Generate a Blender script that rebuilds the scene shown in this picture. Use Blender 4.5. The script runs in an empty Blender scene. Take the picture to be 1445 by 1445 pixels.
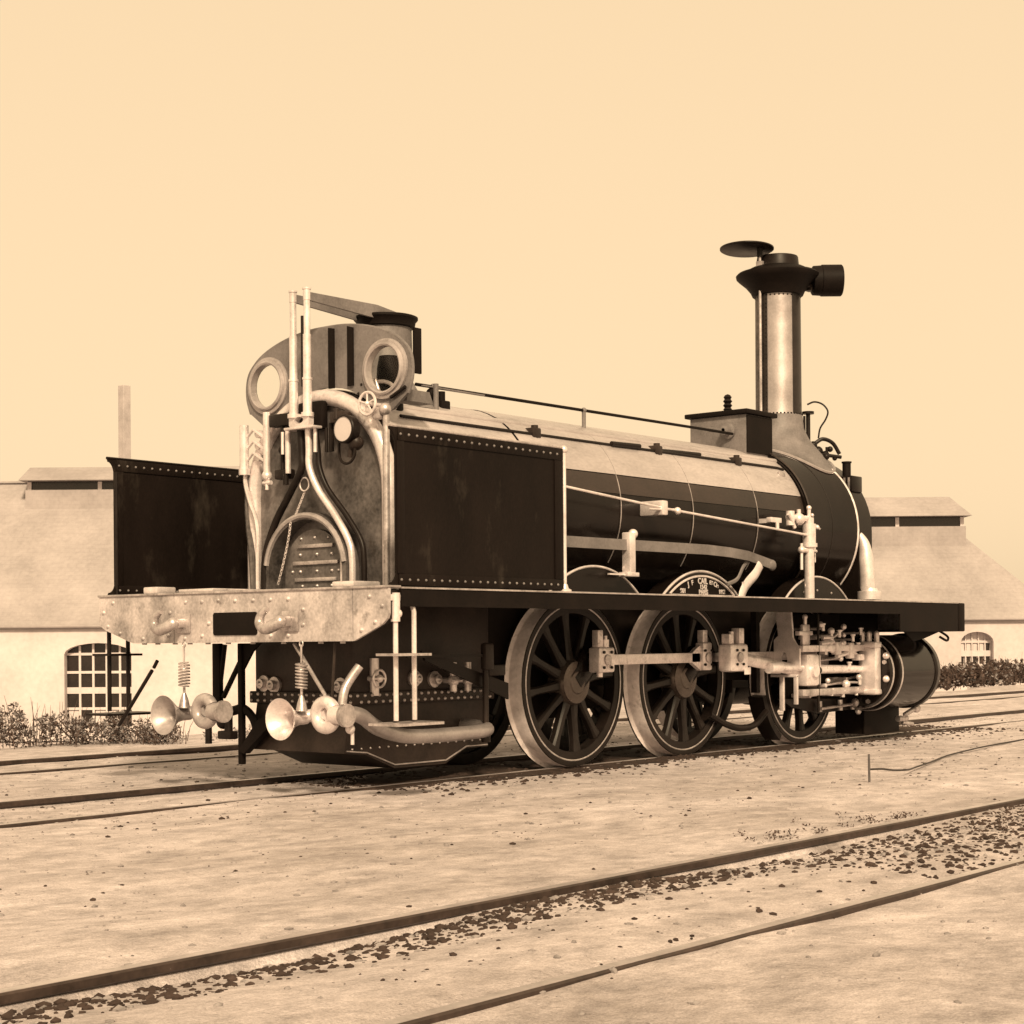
import bpy, bmesh, math, random
from mathutils import Vector, Matrix
random.seed(7)
R_ = math.radians
scene = bpy.context.scene
COL = scene.collection

# ------------------------------------------------------------------ camera
cam_d = bpy.data.cameras.new('camera'); cam = bpy.data.objects.new('camera', cam_d); COL.objects.link(cam)
FW = Vector((0.77106, 0.63677, 0)); RT = Vector((0.63677, -0.77106, 0)); UP = Vector((0, 0, 1)); RO = 0.0076
cx_ = RT*math.cos(RO) - UP*math.sin(RO); cy_ = RT*math.sin(RO) + UP*math.cos(RO); cz_ = -FW
m = Matrix((cx_, cy_, cz_)).transposed().to_4x4(); m.translation = Vector((-7.666, -8.75, 1.0))
cam.matrix_world = m
cam_d.sensor_width = 36; cam_d.lens = 36*2400/1445; cam_d.shift_x = 0.0031; cam_d.shift_y = 0.1249
cam_d.clip_start = 0.1; cam_d.clip_end = 5000
scene.camera = cam
scene.render.resolution_x = scene.render.resolution_y = 1024

# ------------------------------------------------------------------ sky, sun, exposure
SUN = Vector((-0.54, -0.60, 0.59)).normalized()
world = bpy.data.worlds.new('World'); scene.world = world; world.use_nodes = True
nt = world.node_tree; nt.nodes.clear()
sky = nt.nodes.new('ShaderNodeTexSky'); sky.sky_type = 'NISHITA'; sky.sun_disc = False
sky.sun_elevation = math.asin(SUN.z); sky.sun_rotation = math.atan2(SUN.x, SUN.y)
sky.air_density = 1.0; sky.dust_density = 4.0
bw = nt.nodes.new('ShaderNodeRGBToBW'); pw = nt.nodes.new('ShaderNodeMath'); pw.operation = 'POWER'; pw.inputs[1].default_value = 0.12
tint = nt.nodes.new('ShaderNodeMix'); tint.data_type = 'RGBA'; tint.blend_type = 'MULTIPLY'; tint.inputs[0].default_value = 1.0
tint.inputs[7].default_value = (1.0, 0.742, 0.455, 1)
bg = nt.nodes.new('ShaderNodeBackground'); bg.inputs[1].default_value = 0.875
wo = nt.nodes.new('ShaderNodeOutputWorld')
nt.links.new(sky.outputs[0], bw.inputs[0]); nt.links.new(bw.outputs[0], pw.inputs[0])
nt.links.new(pw.outputs[0], tint.inputs[6]); nt.links.new(tint.outputs[2], bg.inputs[0]); nt.links.new(bg.outputs[0], wo.inputs[0])
sl = bpy.data.lights.new('sun', 'SUN'); sl.energy = 5.0; sl.angle = R_(8.0); sl.color = (1.0, 0.77, 0.50)
so = bpy.data.objects.new('sun', sl); COL.objects.link(so); so.rotation_euler = SUN.to_track_quat('Z', 'Y').to_euler()
so.location = (-6, -4, 9)
vs = scene.view_settings; vs.view_transform = 'Standard'; vs.look = 'None'; vs.exposure = 0.0; vs.gamma = 1.0
vs.use_curve_mapping = False

# ------------------------------------------------------------------ materials
MATS = {}
def mat(name, v, rough=.5, metal=0., spec=.4, tint=(1, .88, .78), blot=.25, scale=3., fine=45., bump=.12, dirt=0., stretch=(1, 1, 1), bdist=.004):
    ma = bpy.data.materials.new(name); ma.use_nodes = True; t = ma.node_tree; n = t.nodes; L = t.links
    b = n['Principled BSDF']
    tc = n.new('ShaderNodeTexCoord'); mp = n.new('ShaderNodeMapping'); mp.inputs['Scale'].default_value = stretch
    ge = n.new('ShaderNodeNewGeometry')
    L.new(ge.outputs['Position'], mp.inputs[0])
    n1 = n.new('ShaderNodeTexNoise'); n1.inputs['Scale'].default_value = scale; n1.inputs['Detail'].default_value = 7; n1.inputs['Roughness'].default_value = .62
    n2 = n.new('ShaderNodeTexNoise'); n2.inputs['Scale'].default_value = fine; n2.inputs['Detail'].default_value = 4
    L.new(mp.outputs[0], n1.inputs[0]); L.new(mp.outputs[0], n2.inputs[0])
    ad = n.new('ShaderNodeMath'); ad.operation = 'MULTIPLY_ADD'; ad.inputs[1].default_value = .35
    L.new(n2.outputs[0], ad.inputs[0]); L.new(n1.outputs[0], ad.inputs[2])
    cr = n.new('ShaderNodeValToRGB'); e = cr.color_ramp.elements
    lo = [max(0, v*(1-blot)*c) for c in tint]; hi = [v*(1+blot)*c for c in tint]
    e[0].position = .45; e[0].color = (*lo, 1); e[1].position = .9; e[1].color = (*hi, 1)
    L.new(ad.outputs[0], cr.inputs[0])
    out = cr.outputs[0]
    if dirt:
        n3 = n.new('ShaderNodeTexNoise'); n3.inputs['Scale'].default_value = scale*2.3; n3.inputs['Detail'].default_value = 8; n3.inputs['Roughness'].default_value = .7
        L.new(mp.outputs[0], n3.inputs[0])
        r3 = n.new('ShaderNodeValToRGB'); r3.color_ramp.elements[0].position = .56; r3.color_ramp.elements[1].position = .70
        L.new(n3.outputs[0], r3.inputs[0])
        mx = n.new('ShaderNodeMix'); mx.data_type = 'RGBA'
        sc = n.new('ShaderNodeMath'); sc.operation = 'MULTIPLY'; sc.inputs[1].default_value = abs(dirt)
        L.new(r3.outputs[0], sc.inputs[0]); L.new(sc.outputs[0], mx.inputs[0]); L.new(out, mx.inputs[6])
        d = (.045, .033, .024) if dirt > 0 else (.34, .29, .24)
        mx.inputs[7].default_value = (*d, 1); out = mx.outputs[2]
    L.new(out, b.inputs['Base Color'])
    rr = n.new('ShaderNodeMapRange'); rr.inputs[3].default_value = max(.05, rough-.12); rr.inputs[4].default_value = min(1, rough+.12)
    L.new(n1.outputs[0], rr.inputs[0]); L.new(rr.outputs[0], b.inputs['Roughness'])
    b.inputs['Metallic'].default_value = metal; b.inputs['Specular IOR Level'].default_value = spec
    if bump:
        bu = n.new('ShaderNodeBump'); bu.inputs['Strength'].default_value = bump; bu.inputs['Distance'].default_value = bdist
        L.new(ad.outputs[0], bu.inputs['Height']); L.new(bu.outputs[0], b.inputs['Normal'])
    MATS[name] = ma
    return ma
mat('black_paint', .008, .24, 0, .17, (1, .70, .60), .4, 2.5, 60, .06, 0)
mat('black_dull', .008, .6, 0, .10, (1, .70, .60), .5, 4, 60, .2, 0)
mat('sheet_paint', .009, .5, 0, .08, (1, .70, .60), .5, 1.6, 70, .25, -.06, (1, 1, .4))
mat('gloss_black', .008, .13, 0, .35, (1, .70, .60), .4, 2.5, 60, .04, 0)
mat('dark_iron', .011, .42, 0, .18, (1, .70, .60), .5, 6, 60, .2, 0)
mat('grimy_iron', .026, .45, .05, .25, (1, .70, .60), .6, 3, 50, .3, .4)
mat('steel', .78, .34, .4, .5, (1, .915, .915), .3, 7, 70, .1, .5)
mat('worn_steel', .50, .36, .65, .5, (1, .915, .915), .45, 7, 60, .15, .5, (1, 1, 1))
mat('tread_steel', .80, .5, .0, .5, (1, .915, .915), .3, 5, 30, .1, .45)
mat('pale_metal', .76, .32, .45, .5, (1, .915, .915), .25, 6, 70, .1, .3)
mat('beam_paint', .46, .45, .2, .5, (1, .915, .915), .6, 3.2, 45, .2, .6)
mat('backhead_iron', .12, .40, .25, .5, (1, .9, .88), .8, 3.0, 40, .3, .6)
mat('plate_tan', .16, .55, .05, .4, (1, .915, .915), .4, 3.5, 60, .15, .2)
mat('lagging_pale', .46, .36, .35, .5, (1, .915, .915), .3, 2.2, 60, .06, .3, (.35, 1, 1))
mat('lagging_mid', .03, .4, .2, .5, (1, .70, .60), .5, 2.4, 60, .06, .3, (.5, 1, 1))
mat('stack_metal', .40, .38, .6, .5, (1, .915, .915), .3, 3, 60, .06, .2)
mat('dial_white', .55, .4, 0, .5, (1, .915, .915), .08, 5, 50, 0)
mat('rail_steel', .05, .5, .3, .4, (1, .70, .60), .5, 5, 40, .2, .5)
mat('rail_top', .50, .4, .5, .5, (1, .915, .915), .3, 3, 40, .1, .3)
mat('wall_plaster', .52, .9, 0, .2, (1, .915, .915), .2, .5, 9, .2, 0, bdist=.02)
mat('roof_slate', .33, .85, 0, .2, (1, .915, .915), .22, .6, 10, .3, 0, bdist=.02)
def slate_courses(ma):
    t = ma.node_tree; n = t.nodes; L = t.links; b = n['Principled BSDF']
    tc = n.new('ShaderNodeTexCoord'); sx = n.new('ShaderNodeSeparateXYZ'); L.new(tc.outputs['Object'], sx.inputs[0])
    cb = n.new('ShaderNodeCombineXYZ'); L.new(sx.outputs[0], cb.inputs[0]); L.new(sx.outputs[2], cb.inputs[1])
    br = n.new('ShaderNodeTexBrick'); br.inputs['Scale'].default_value = 1.0; br.inputs['Brick Width'].default_value = .22; br.inputs['Row Height'].default_value = .10; br.inputs['Mortar Size'].default_value = .006
    br.inputs['Color1'].default_value = (.92, .92, .92, 1); br.inputs['Color2'].default_value = (1.06, 1.06, 1.06, 1); br.inputs['Mortar'].default_value = (.78, .78, .78, 1)
    L.new(cb.outputs[0], br.inputs[0])
    mx = n.new('ShaderNodeMix'); mx.data_type = 'RGBA'; mx.blend_type = 'MULTIPLY'; mx.inputs[0].default_value = .3
    src = b.inputs['Base Color'].links[0].from_socket; L.new(src, mx.inputs[6]); L.new(br.outputs['Color'], mx.inputs[7]); L.new(mx.outputs[2], b.inputs['Base Color'])
slate_courses(MATS['roof_slate'])
mat('window_dark', .015, .25, 0, .5, (1, .70, .60), .4, 4, 30, .02)
mat('frame_white', .55, .7, 0, .3, (1, .915, .915), .12, 5, 40, .1)
mat('stack_brick', .42, .9, 0, .2, (1, .915, .915), .2, 3, 20, .3, .1)
mat('leaf_dark', .07, .75, 0, .2, (1, .70, .60), .5, 9, 40, 0)
mat('leaf_pale', .24, .75, 0, .2, (1, .915, .915), .4, 9, 40, 0)
mat('stone', .26, .9, 0, .2, (1, .915, .915), .6, 8, 40, .3)
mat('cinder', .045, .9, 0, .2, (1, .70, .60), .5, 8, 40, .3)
mat('rim_tan', .40, .38, .4, .4, (1, .915, .915), .3, 5, 60, .1, .3)
mat('wheel_paint', .014, .4, 0, .25, (1, .75, .65), .5, 6, 50, .15)
mat('hub_gloss', .10, .25, .5, .6, (1, .8, .7), .4, 5, 50, .06)
mat('stack_dark', .022, .4, .2, .4, (1, .75, .65), .6, 3, 40, .1)  # dark stack tone: riveted seam, and a reflection painted along one side
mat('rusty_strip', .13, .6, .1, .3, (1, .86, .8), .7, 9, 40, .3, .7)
mat('old_wood', .10, .8, 0, .2, (1, .915, .915), .4, 12, 60, .3, 0, (1, 1, .2))

def glass_mat():
    ma = bpy.data.materials.new('glass'); ma.use_nodes = True; t = ma.node_tree; n = t.nodes; n.clear()
    o = n.new('ShaderNodeOutputMaterial'); mx = n.new('ShaderNodeMixShader'); tr = n.new('ShaderNodeBsdfTransparent'); gl = n.new('ShaderNodeBsdfGlossy')
    lw = n.new('ShaderNodeLayerWeight'); lw.inputs[0].default_value = .15; fr = n.new('ShaderNodeMath'); fr.operation = 'MULTIPLY'; fr.inputs[1].default_value = .06; t.links.new(lw.outputs['Facing'], fr.inputs[0])
    tr.inputs[0].default_value = (.99, .99, .98, 1); gl.inputs['Roughness'].default_value = .05
    t.links.new(fr.outputs[0], mx.inputs[0]); t.links.new(tr.outputs[0], mx.inputs[1]); t.links.new(gl.outputs[0], mx.inputs[2]); t.links.new(mx.outputs[0], o.inputs[0])
    MATS['glass'] = ma
glass_mat()

def ground_mat():
    ma = bpy.data.materials.new('ground_dirt'); ma.use_nodes = True; t = ma.node_tree; n = t.nodes; L = t.links
    b = n['Principled BSDF']; b.inputs['Roughness'].default_value = .95; b.inputs['Specular IOR Level'].default_value = .15
    ge = n.new('ShaderNodeNewGeometry')
    def noise(s, d, r=.6, st=(1, 1, 1)):
        mp = n.new('ShaderNodeMapping'); mp.inputs['Scale'].default_value = st; L.new(ge.outputs['Position'], mp.inputs[0])
        x = n.new('ShaderNodeTexNoise'); x.inputs['Scale'].default_value = s; x.inputs['Detail'].default_value = d; x.inputs['Roughness'].default_value = r
        L.new(mp.outputs[0], x.inputs[0]); return x
    a = noise(.7, 8, .65, (.45, 1, 1)); f = noise(9, 8, .7); g = noise(45, 5, .7)
    cr = n.new('ShaderNodeValToRGB'); e = cr.color_ramp.elements
    e[0].position = .30; e[0].color = (.42, .375, .37, 1); e[1].position = .75; e[1].color = (.74, .675, .69, 1)
    ad = n.new('ShaderNodeMath'); ad.operation = 'MULTIPLY_ADD'; ad.inputs[1].default_value = .55
    su = n.new('ShaderNodeMath'); su.operation = 'SUBTRACT'; su.inputs[1].default_value = .5
    L.new(f.outputs[0], su.inputs[0]); L.new(su.outputs[0], ad.inputs[0]); L.new(a.outputs[0], ad.inputs[2]); L.new(ad.outputs[0], cr.inputs[0])
    # scattered cinders, trodden into the dirt
    r3 = n.new('ShaderNodeValToRGB'); r3.color_ramp.elements[0].position = .63; r3.color_ramp.elements[1].position = .72
    L.new(g.outputs[0], r3.inputs[0])
    c2 = noise(1.3, 4, .6, (.4, 1, 1)); r4 = n.new('ShaderNodeValToRGB'); r4.color_ramp.elements[0].position = .50; r4.color_ramp.elements[1].position = .66
    L.new(c2.outputs[0], r4.inputs[0])
    g2 = noise(120, 3, .75); gr = n.new('ShaderNodeMapRange'); gr.inputs[1].default_value = .3; gr.inputs[2].default_value = .7; gr.inputs[3].default_value = .72; gr.inputs[4].default_value = 1.22
    L.new(g2.outputs[0], gr.inputs[0])
    b2 = noise(4.5, 8, .75, (.7, 1, 1)); gr2 = n.new('ShaderNodeMapRange'); gr2.inputs[1].default_value = .32; gr2.inputs[2].default_value = .62; gr2.inputs[3].default_value = .58; gr2.inputs[4].default_value = 1.1
    L.new(b2.outputs[0], gr2.inputs[0])
    gm = n.new('ShaderNodeMath'); gm.operation = 'MULTIPLY'; L.new(gr.outputs[0], gm.inputs[0]); L.new(gr2.outputs[0], gm.inputs[1])
    vm = n.new('ShaderNodeVectorMath'); vm.operation = 'SCALE'; L.new(cr.outputs[0], vm.inputs[0]); L.new(gm.outputs[0], vm.inputs['Scale'])
    ml = n.new('ShaderNodeMath'); ml.operation = 'MULTIPLY'; L.new(r3.outputs[0], ml.inputs[0]); L.new(r4.outputs[0], ml.inputs[1])
    mx = n.new('ShaderNodeMix'); mx.data_type = 'RGBA'; L.new(ml.outputs[0], mx.inputs[0]); L.new(vm.outputs[0], mx.inputs[6]); mx.inputs[7].default_value = (.07, .052, .04, 1)
    L.new(mx.outputs[2], b.inputs['Base Color'])
    bu = n.new('ShaderNodeBump'); bu.inputs['Strength'].default_value = .8; bu.inputs['Distance'].default_value = .035
    h = n.new('ShaderNodeMath'); h.operation = 'MULTIPLY_ADD'; h.inputs[1].default_value = .35; L.new(g.outputs[0], h.inputs[0]); L.new(f.outputs[0], h.inputs[2])
    L.new(h.outputs[0], bu.inputs['Height']); L.new(bu.outputs[0], b.inputs['Normal'])
    MATS['ground_dirt'] = ma
ground_mat()

# ------------------------------------------------------------------ mesh helpers
WO = {}
def V(*a): return Vector(a)
class MB:
    def __init__(s): s.v = []; s.f = []
    def add(s, vs, fs):
        k = len(s.v); s.v += [tuple(p) for p in vs]; s.f += [tuple(i+k for i in f) for f in fs]; return s
    def box(s, x0, x1, y0, y1, z0, z1, bv=0):
        bm = bmesh.new(); bmesh.ops.create_cube(bm, size=1)
        for p in bm.verts:
            p.co = ((x0+x1)/2+p.co.x*(x1-x0), (y0+y1)/2+p.co.y*(y1-y0), (z0+z1)/2+p.co.z*(z1-z0))
        if bv: bmesh.ops.bevel(bm, geom=bm.edges[:], offset=bv, segments=2, affect='EDGES', profile=.5)
        return s.bm(bm)
    def bm(s, bm):
        bm.verts.index_update()
        s.add([p.co for p in bm.verts], [[q.index for q in f.verts] for f in bm.faces]); bm.free(); return s
    def tube(s, path, r, seg=10, closed=False, caps=True, flat=None):
        P = [Vector(p) for p in path]; n = len(P)
        rs = r if isinstance(r, (list, tuple)) else [r]*n
        T = []
        for i in range(n):
            a = P[(i-1) % n] if (closed or i > 0) else P[i]; b = P[(i+1) % n] if (closed or i < n-1) else P[i]
            T.append((b-a).normalized())
        up = Vector((0, 0, 1)) if abs(T[0].z) < .9 else Vector((0, 1, 0))
        N = (up - T[0]*up.dot(T[0])).normalized()
        vs = []; fs = []
        for i in range(n):
            if i: N = (N - T[i]*N.dot(T[i])).normalized()
            B = T[i].cross(N)
            for k in range(seg):
                a = 2*math.pi*k/seg
                if flat: vs.append(P[i]+N*math.cos(a)*rs[i]*flat[0]+B*math.sin(a)*rs[i]*flat[1])
                else: vs.append(P[i]+(N*math.cos(a)+B*math.sin(a))*rs[i])
        for i in range(n if closed else n-1):
            j = (i+1) % n
            for k in range(seg):
                l = (k+1) % seg
                fs.append((i*seg+k, i*seg+l, j*seg+l, j*seg+k))
        if caps and not closed:
            fs.append(tuple(reversed(range(seg)))); fs.append(tuple((n-1)*seg+k for k in range(seg)))
        return s.add(vs, fs)
    def cyl(s, a, b, r, r2=None, seg=16): return s.tube([a, b], [r, r if r2 is None else r2], seg)
    def lathe(s, o, ax, prof, seg=32, a0=0, a1=2*math.pi, caps=False):
        o = Vector(o); ax = Vector(ax).normalized()
        up = Vector((0, 0, 1)) if abs(ax.z) < .9 else Vector((1, 0, 0))
        N = (up-ax*up.dot(ax)).normalized(); B = ax.cross(N)
        full = abs(a1-a0-2*math.pi) < 1e-6; m_ = seg if full else seg+1
        vs = []; fs = []
        for (t, r) in prof:
            for k in range(m_):
                a = a0+(a1-a0)*k/seg
                vs.append(o+ax*t+(N*math.cos(a)+B*math.sin(a))*max(r, 1e-4))
        for i in range(len(prof)-1):
            for k in range(seg):
                l = (k+1) % m_
                fs.append((i*m_+k, i*m_+l, (i+1)*m_+l, (i+1)*m_+k))
        if caps:
            fs.append(tuple(reversed(range(m_)))); fs.append(tuple((len(prof)-1)*m_+k for k in range(m_)))
        return s.add(vs, fs)
    def prism(s, poly, plane, t0, t1):
        f = {'YZ': lambda a, b, t: (t, a, b), 'XZ': lambda a, b, t: (a, t, b), 'XY': lambda a, b, t: (a, b, t)}[plane]
        n = len(poly)
        vs = [f(a, b, t0) for a, b in poly]+[f(a, b, t1) for a, b in poly]
        fs = [tuple(range(n)), tuple(reversed(range(n, 2*n)))]+[(i, i+n, (i+1) % n+n, (i+1) % n) for i in range(n)]
        return s.add(vs, fs)
    def holes(s, outer, holes, plane, t0, t1):
        f = {'YZ': lambda a, b, t: (t, a, b), 'XZ': lambda a, b, t: (a, t, b), 'XY': lambda a, b, t: (a, b, t)}[plane]
        bm = bmesh.new(); ed = []
        for lp in [outer]+holes:
            q = [bm.verts.new(f(a, b, t0)) for a, b in lp]
            for i in range(len(q)): ed.append(bm.edges.new((q[i], q[(i+1) % len(q)])))
        bmesh.ops.triangle_fill(bm, edges=ed, use_beauty=True)
        r = bmesh.ops.extrude_face_region(bm, geom=bm.faces[:])
        d = Vector(f(0, 0, t1))-Vector(f(0, 0, t0))
        for g in r['geom']:
            if isinstance(g, bmesh.types.BMVert): g.co += d
        return s.bm(bm)
    def ball(s, c, r, sx=1, sy=1, sz=1, u=10, w=7):
        bm = bmesh.new(); bmesh.ops.create_uvsphere(bm, u_segments=u, v_segments=w, radius=r)
        for p in bm.verts: p.co = Vector((p.co.x*sx, p.co.y*sy, p.co.z*sz))+Vector(c)
        return s.bm(bm)
    def rivet(s, c, ax, r, h=.5):
        ax = Vector(ax); return s.lathe(c, ax, [(-.003, r), (r*h*.55, r*.8), (r*h, r*.35), (r*h*1.05, .0005)], 7)
    def build(s, name, mt, parent=None, origin=None, smooth=38, kind=None):
        me = bpy.data.meshes.new(name)
        vs = [Vector(p) for p in s.v]
        if origin is None:
            lo = [min(p[i] for p in vs) for i in range(3)]; hi = [max(p[i] for p in vs) for i in range(3)]
            origin = Vector([(lo[i]+hi[i])/2 for i in range(3)])
        origin = Vector(origin)
        me.from_pydata([p-origin for p in vs], [], s.f)
        bm = bmesh.new(); bm.from_mesh(me); bmesh.ops.recalc_face_normals(bm, faces=bm.faces); bm.to_mesh(me); bm.free()
        if smooth:
            me.polygons.foreach_set('use_smooth', [True]*len(me.polygons)); me.set_sharp_from_angle(angle=R_(smooth))
        me.materials.append(MATS[mt])
        o = bpy.data.objects.new(name, me); COL.objects.link(o); WO[o] = origin
        if parent: o.parent = parent; o.location = origin-WO[parent]
        else: o.location = origin
        if kind: o['kind'] = kind
        return o
def tag(o, label=None, cat=None, group=None, kind=None):
    if label: o['label'] = label
    if cat: o['category'] = cat
    if group: o['group'] = group
    if kind: o['kind'] = kind
    return o
def empty(name, loc, parent=None):
    o = bpy.data.objects.new(name, None); COL.objects.link(o); o.empty_display_size = .3; WO[o] = Vector(loc)
    if parent: o.parent = parent; o.location = Vector(loc)-WO[parent]
    else: o.location = loc
    return o
def copy_tree(o, parent, loc):
    c = o.copy(); COL.objects.link(c); c.parent = parent; WO[c] = Vector(loc)
    c.location = Vector(loc)-(WO[parent] if parent else Vector((0, 0, 0)))
    for ch in list(o.children):
        d = ch.copy(); COL.objects.link(d); d.parent = c
        for g in list(ch.children):
            h = g.copy(); COL.objects.link(h); h.parent = d
    return c
def spline(pts, n=8):
    P = [Vector(p) for p in pts]; P = [2*P[0]-P[1]]+P+[2*P[-1]-P[-2]]; out = []
    for i in range(1, len(P)-2):
        for k in range(n):
            t = k/n; a, b, c, d = P[i-1], P[i], P[i+1], P[i+2]
            out.append(.5*((2*b)+(c-a)*t+(2*a-5*b+4*c-d)*t*t+(3*b-a-3*c+d)*t**3))
    out.append(P[-2]); return out
def arc(cx, cy, r, a0, a1, n=16, ry=None):
    return [(cx+r*math.cos(R_(a0+(a1-a0)*i/n)), cy+(ry or r)*math.sin(R_(a0+(a1-a0)*i/n))) for i in range(n+1)]

# ------------------------------------------------------------------ ground
FAR = [0.585, 3.85, -4.50]; NEAR = [-0.585, 2.68, -5.67]
def edge_y(x): return 5.6+.35*math.sin(x*.5)+.25*math.sin(x*1.3+1)
def gz(x, y):
    z = -.014
    for r in FAR:
        d = r-.032-y
        if -.001 < d < 1.0: z -= (.075 if r > -1 else .048)*math.exp(-(max(0, d)/(.16 if r > -1 else .34))**1.5)*(.8+.3*math.sin(x*1.7+r))
    for r in NEAR:
        if 0 < y-r < .3: z -= .03*math.exp(-((y-r)/.12)**2)
    if abs(x) < 60 and abs(y) < 30:
        z += .011*math.sin(x*2.1+y*1.3)*math.sin(y*2.7-x*.6)+.006*math.sin(x*.35)*math.sin(y*5.1)+.004*math.sin(x*7.3+y*3)*math.sin(y*8.1+x)
    e = edge_y(x) if x < 60 else 6
    if y > e: z -= 1.32*min(1, (y-e)/3.0)
    return z
ys = [-1500, -300, -80, -30, -15] + [-10+.25*i for i in range(17)]
ys += [y for y in [-5.9+.1*i for i in range(160)] if y < 9.4]
for r in FAR+NEAR:
    ys += [r-.5, r-.36, r-.25, r-.17, r-.11, r-.06, r-.034, r-.0335, r+.034, r+.08]
ys += [10.5, 13, 18, 30, 60, 120, 300, 800, 2500]
ys = sorted(set(round(y, 4) for y in ys))
xs = [-1500, -300, -80, -30, -18] + [-12+.3*i for i in range(105)] + [20+.8*i for i in range(20)] + [38, 42, 50, 59.9, 60.1, 90, 150, 400, 1000, 2500]
g = MB(); W = len(xs)
for y in ys:
    for x in xs: g.v.append((x, y, gz(x, y)))
for j in range(len(ys)-1):
    for i in range(W-1): g.f.append((j*W+i, j*W+i+1, (j+1)*W+i+1, (j+1)*W+i))
tag(g.build('ground', 'ground_dirt', origin=(0, 0, 0), smooth=60), kind='structure')

# ------------------------------------------------------------------ railway tracks
def rail_pair(yn, yf, label, x0=-40, x1=150):
    root = empty('railway_track', (x0, (yn+yf)/2, -.14))
    for y in (yn, yf):
        sec = [(-.05, -.14), (.05, -.14), (.05, -.125), (.012, -.105), (.010, -.045), (.033, -.03), (.033, -.006), (.024, 0), (-.024, 0), (-.033, -.006), (-.033, -.03), (-.010, -.045), (-.012, -.105), (-.05, -.125)]
        b = MB(); b.prism([(y+a, z) for a, z in sec], 'YZ', x0, x1)
        o = b.build('rail', 'rail_steel', root, smooth=30)
        t = MB(); t.box(x0, x1, y-.022, y+.022, -.002, .0015); t.build('railhead', 'rail_top', o)
        for k, xj in enumerate((-6.2, 1.6, 9.4, 17.2)):
            for t in (-1, 1):
                q = MB(); q.box(xj-.25, xj+.25, y+t*.022-.008, y+t*.022+.008, -.105, -.042, .003)
                for bx in (-.18, -.07, .07, .18): q.cyl((xj+bx, y+t*.028, -.075), (xj+bx, y+t*.05, -.075), .014, seg=6)
                q.build('fishplate', 'rail_steel', o)
    tag(root, label, 'railway track')
rail_pair(NEAR[0], FAR[0], 'dark worn rails sunk in dirt beneath the locomotive')
rail_pair(NEAR[1], FAR[1], 'rails of the track behind the locomotive, nearest the sheds')
rail_pair(NEAR[2], FAR[2], 'rails of the empty track nearest the viewer, in front of locomotive')

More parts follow.
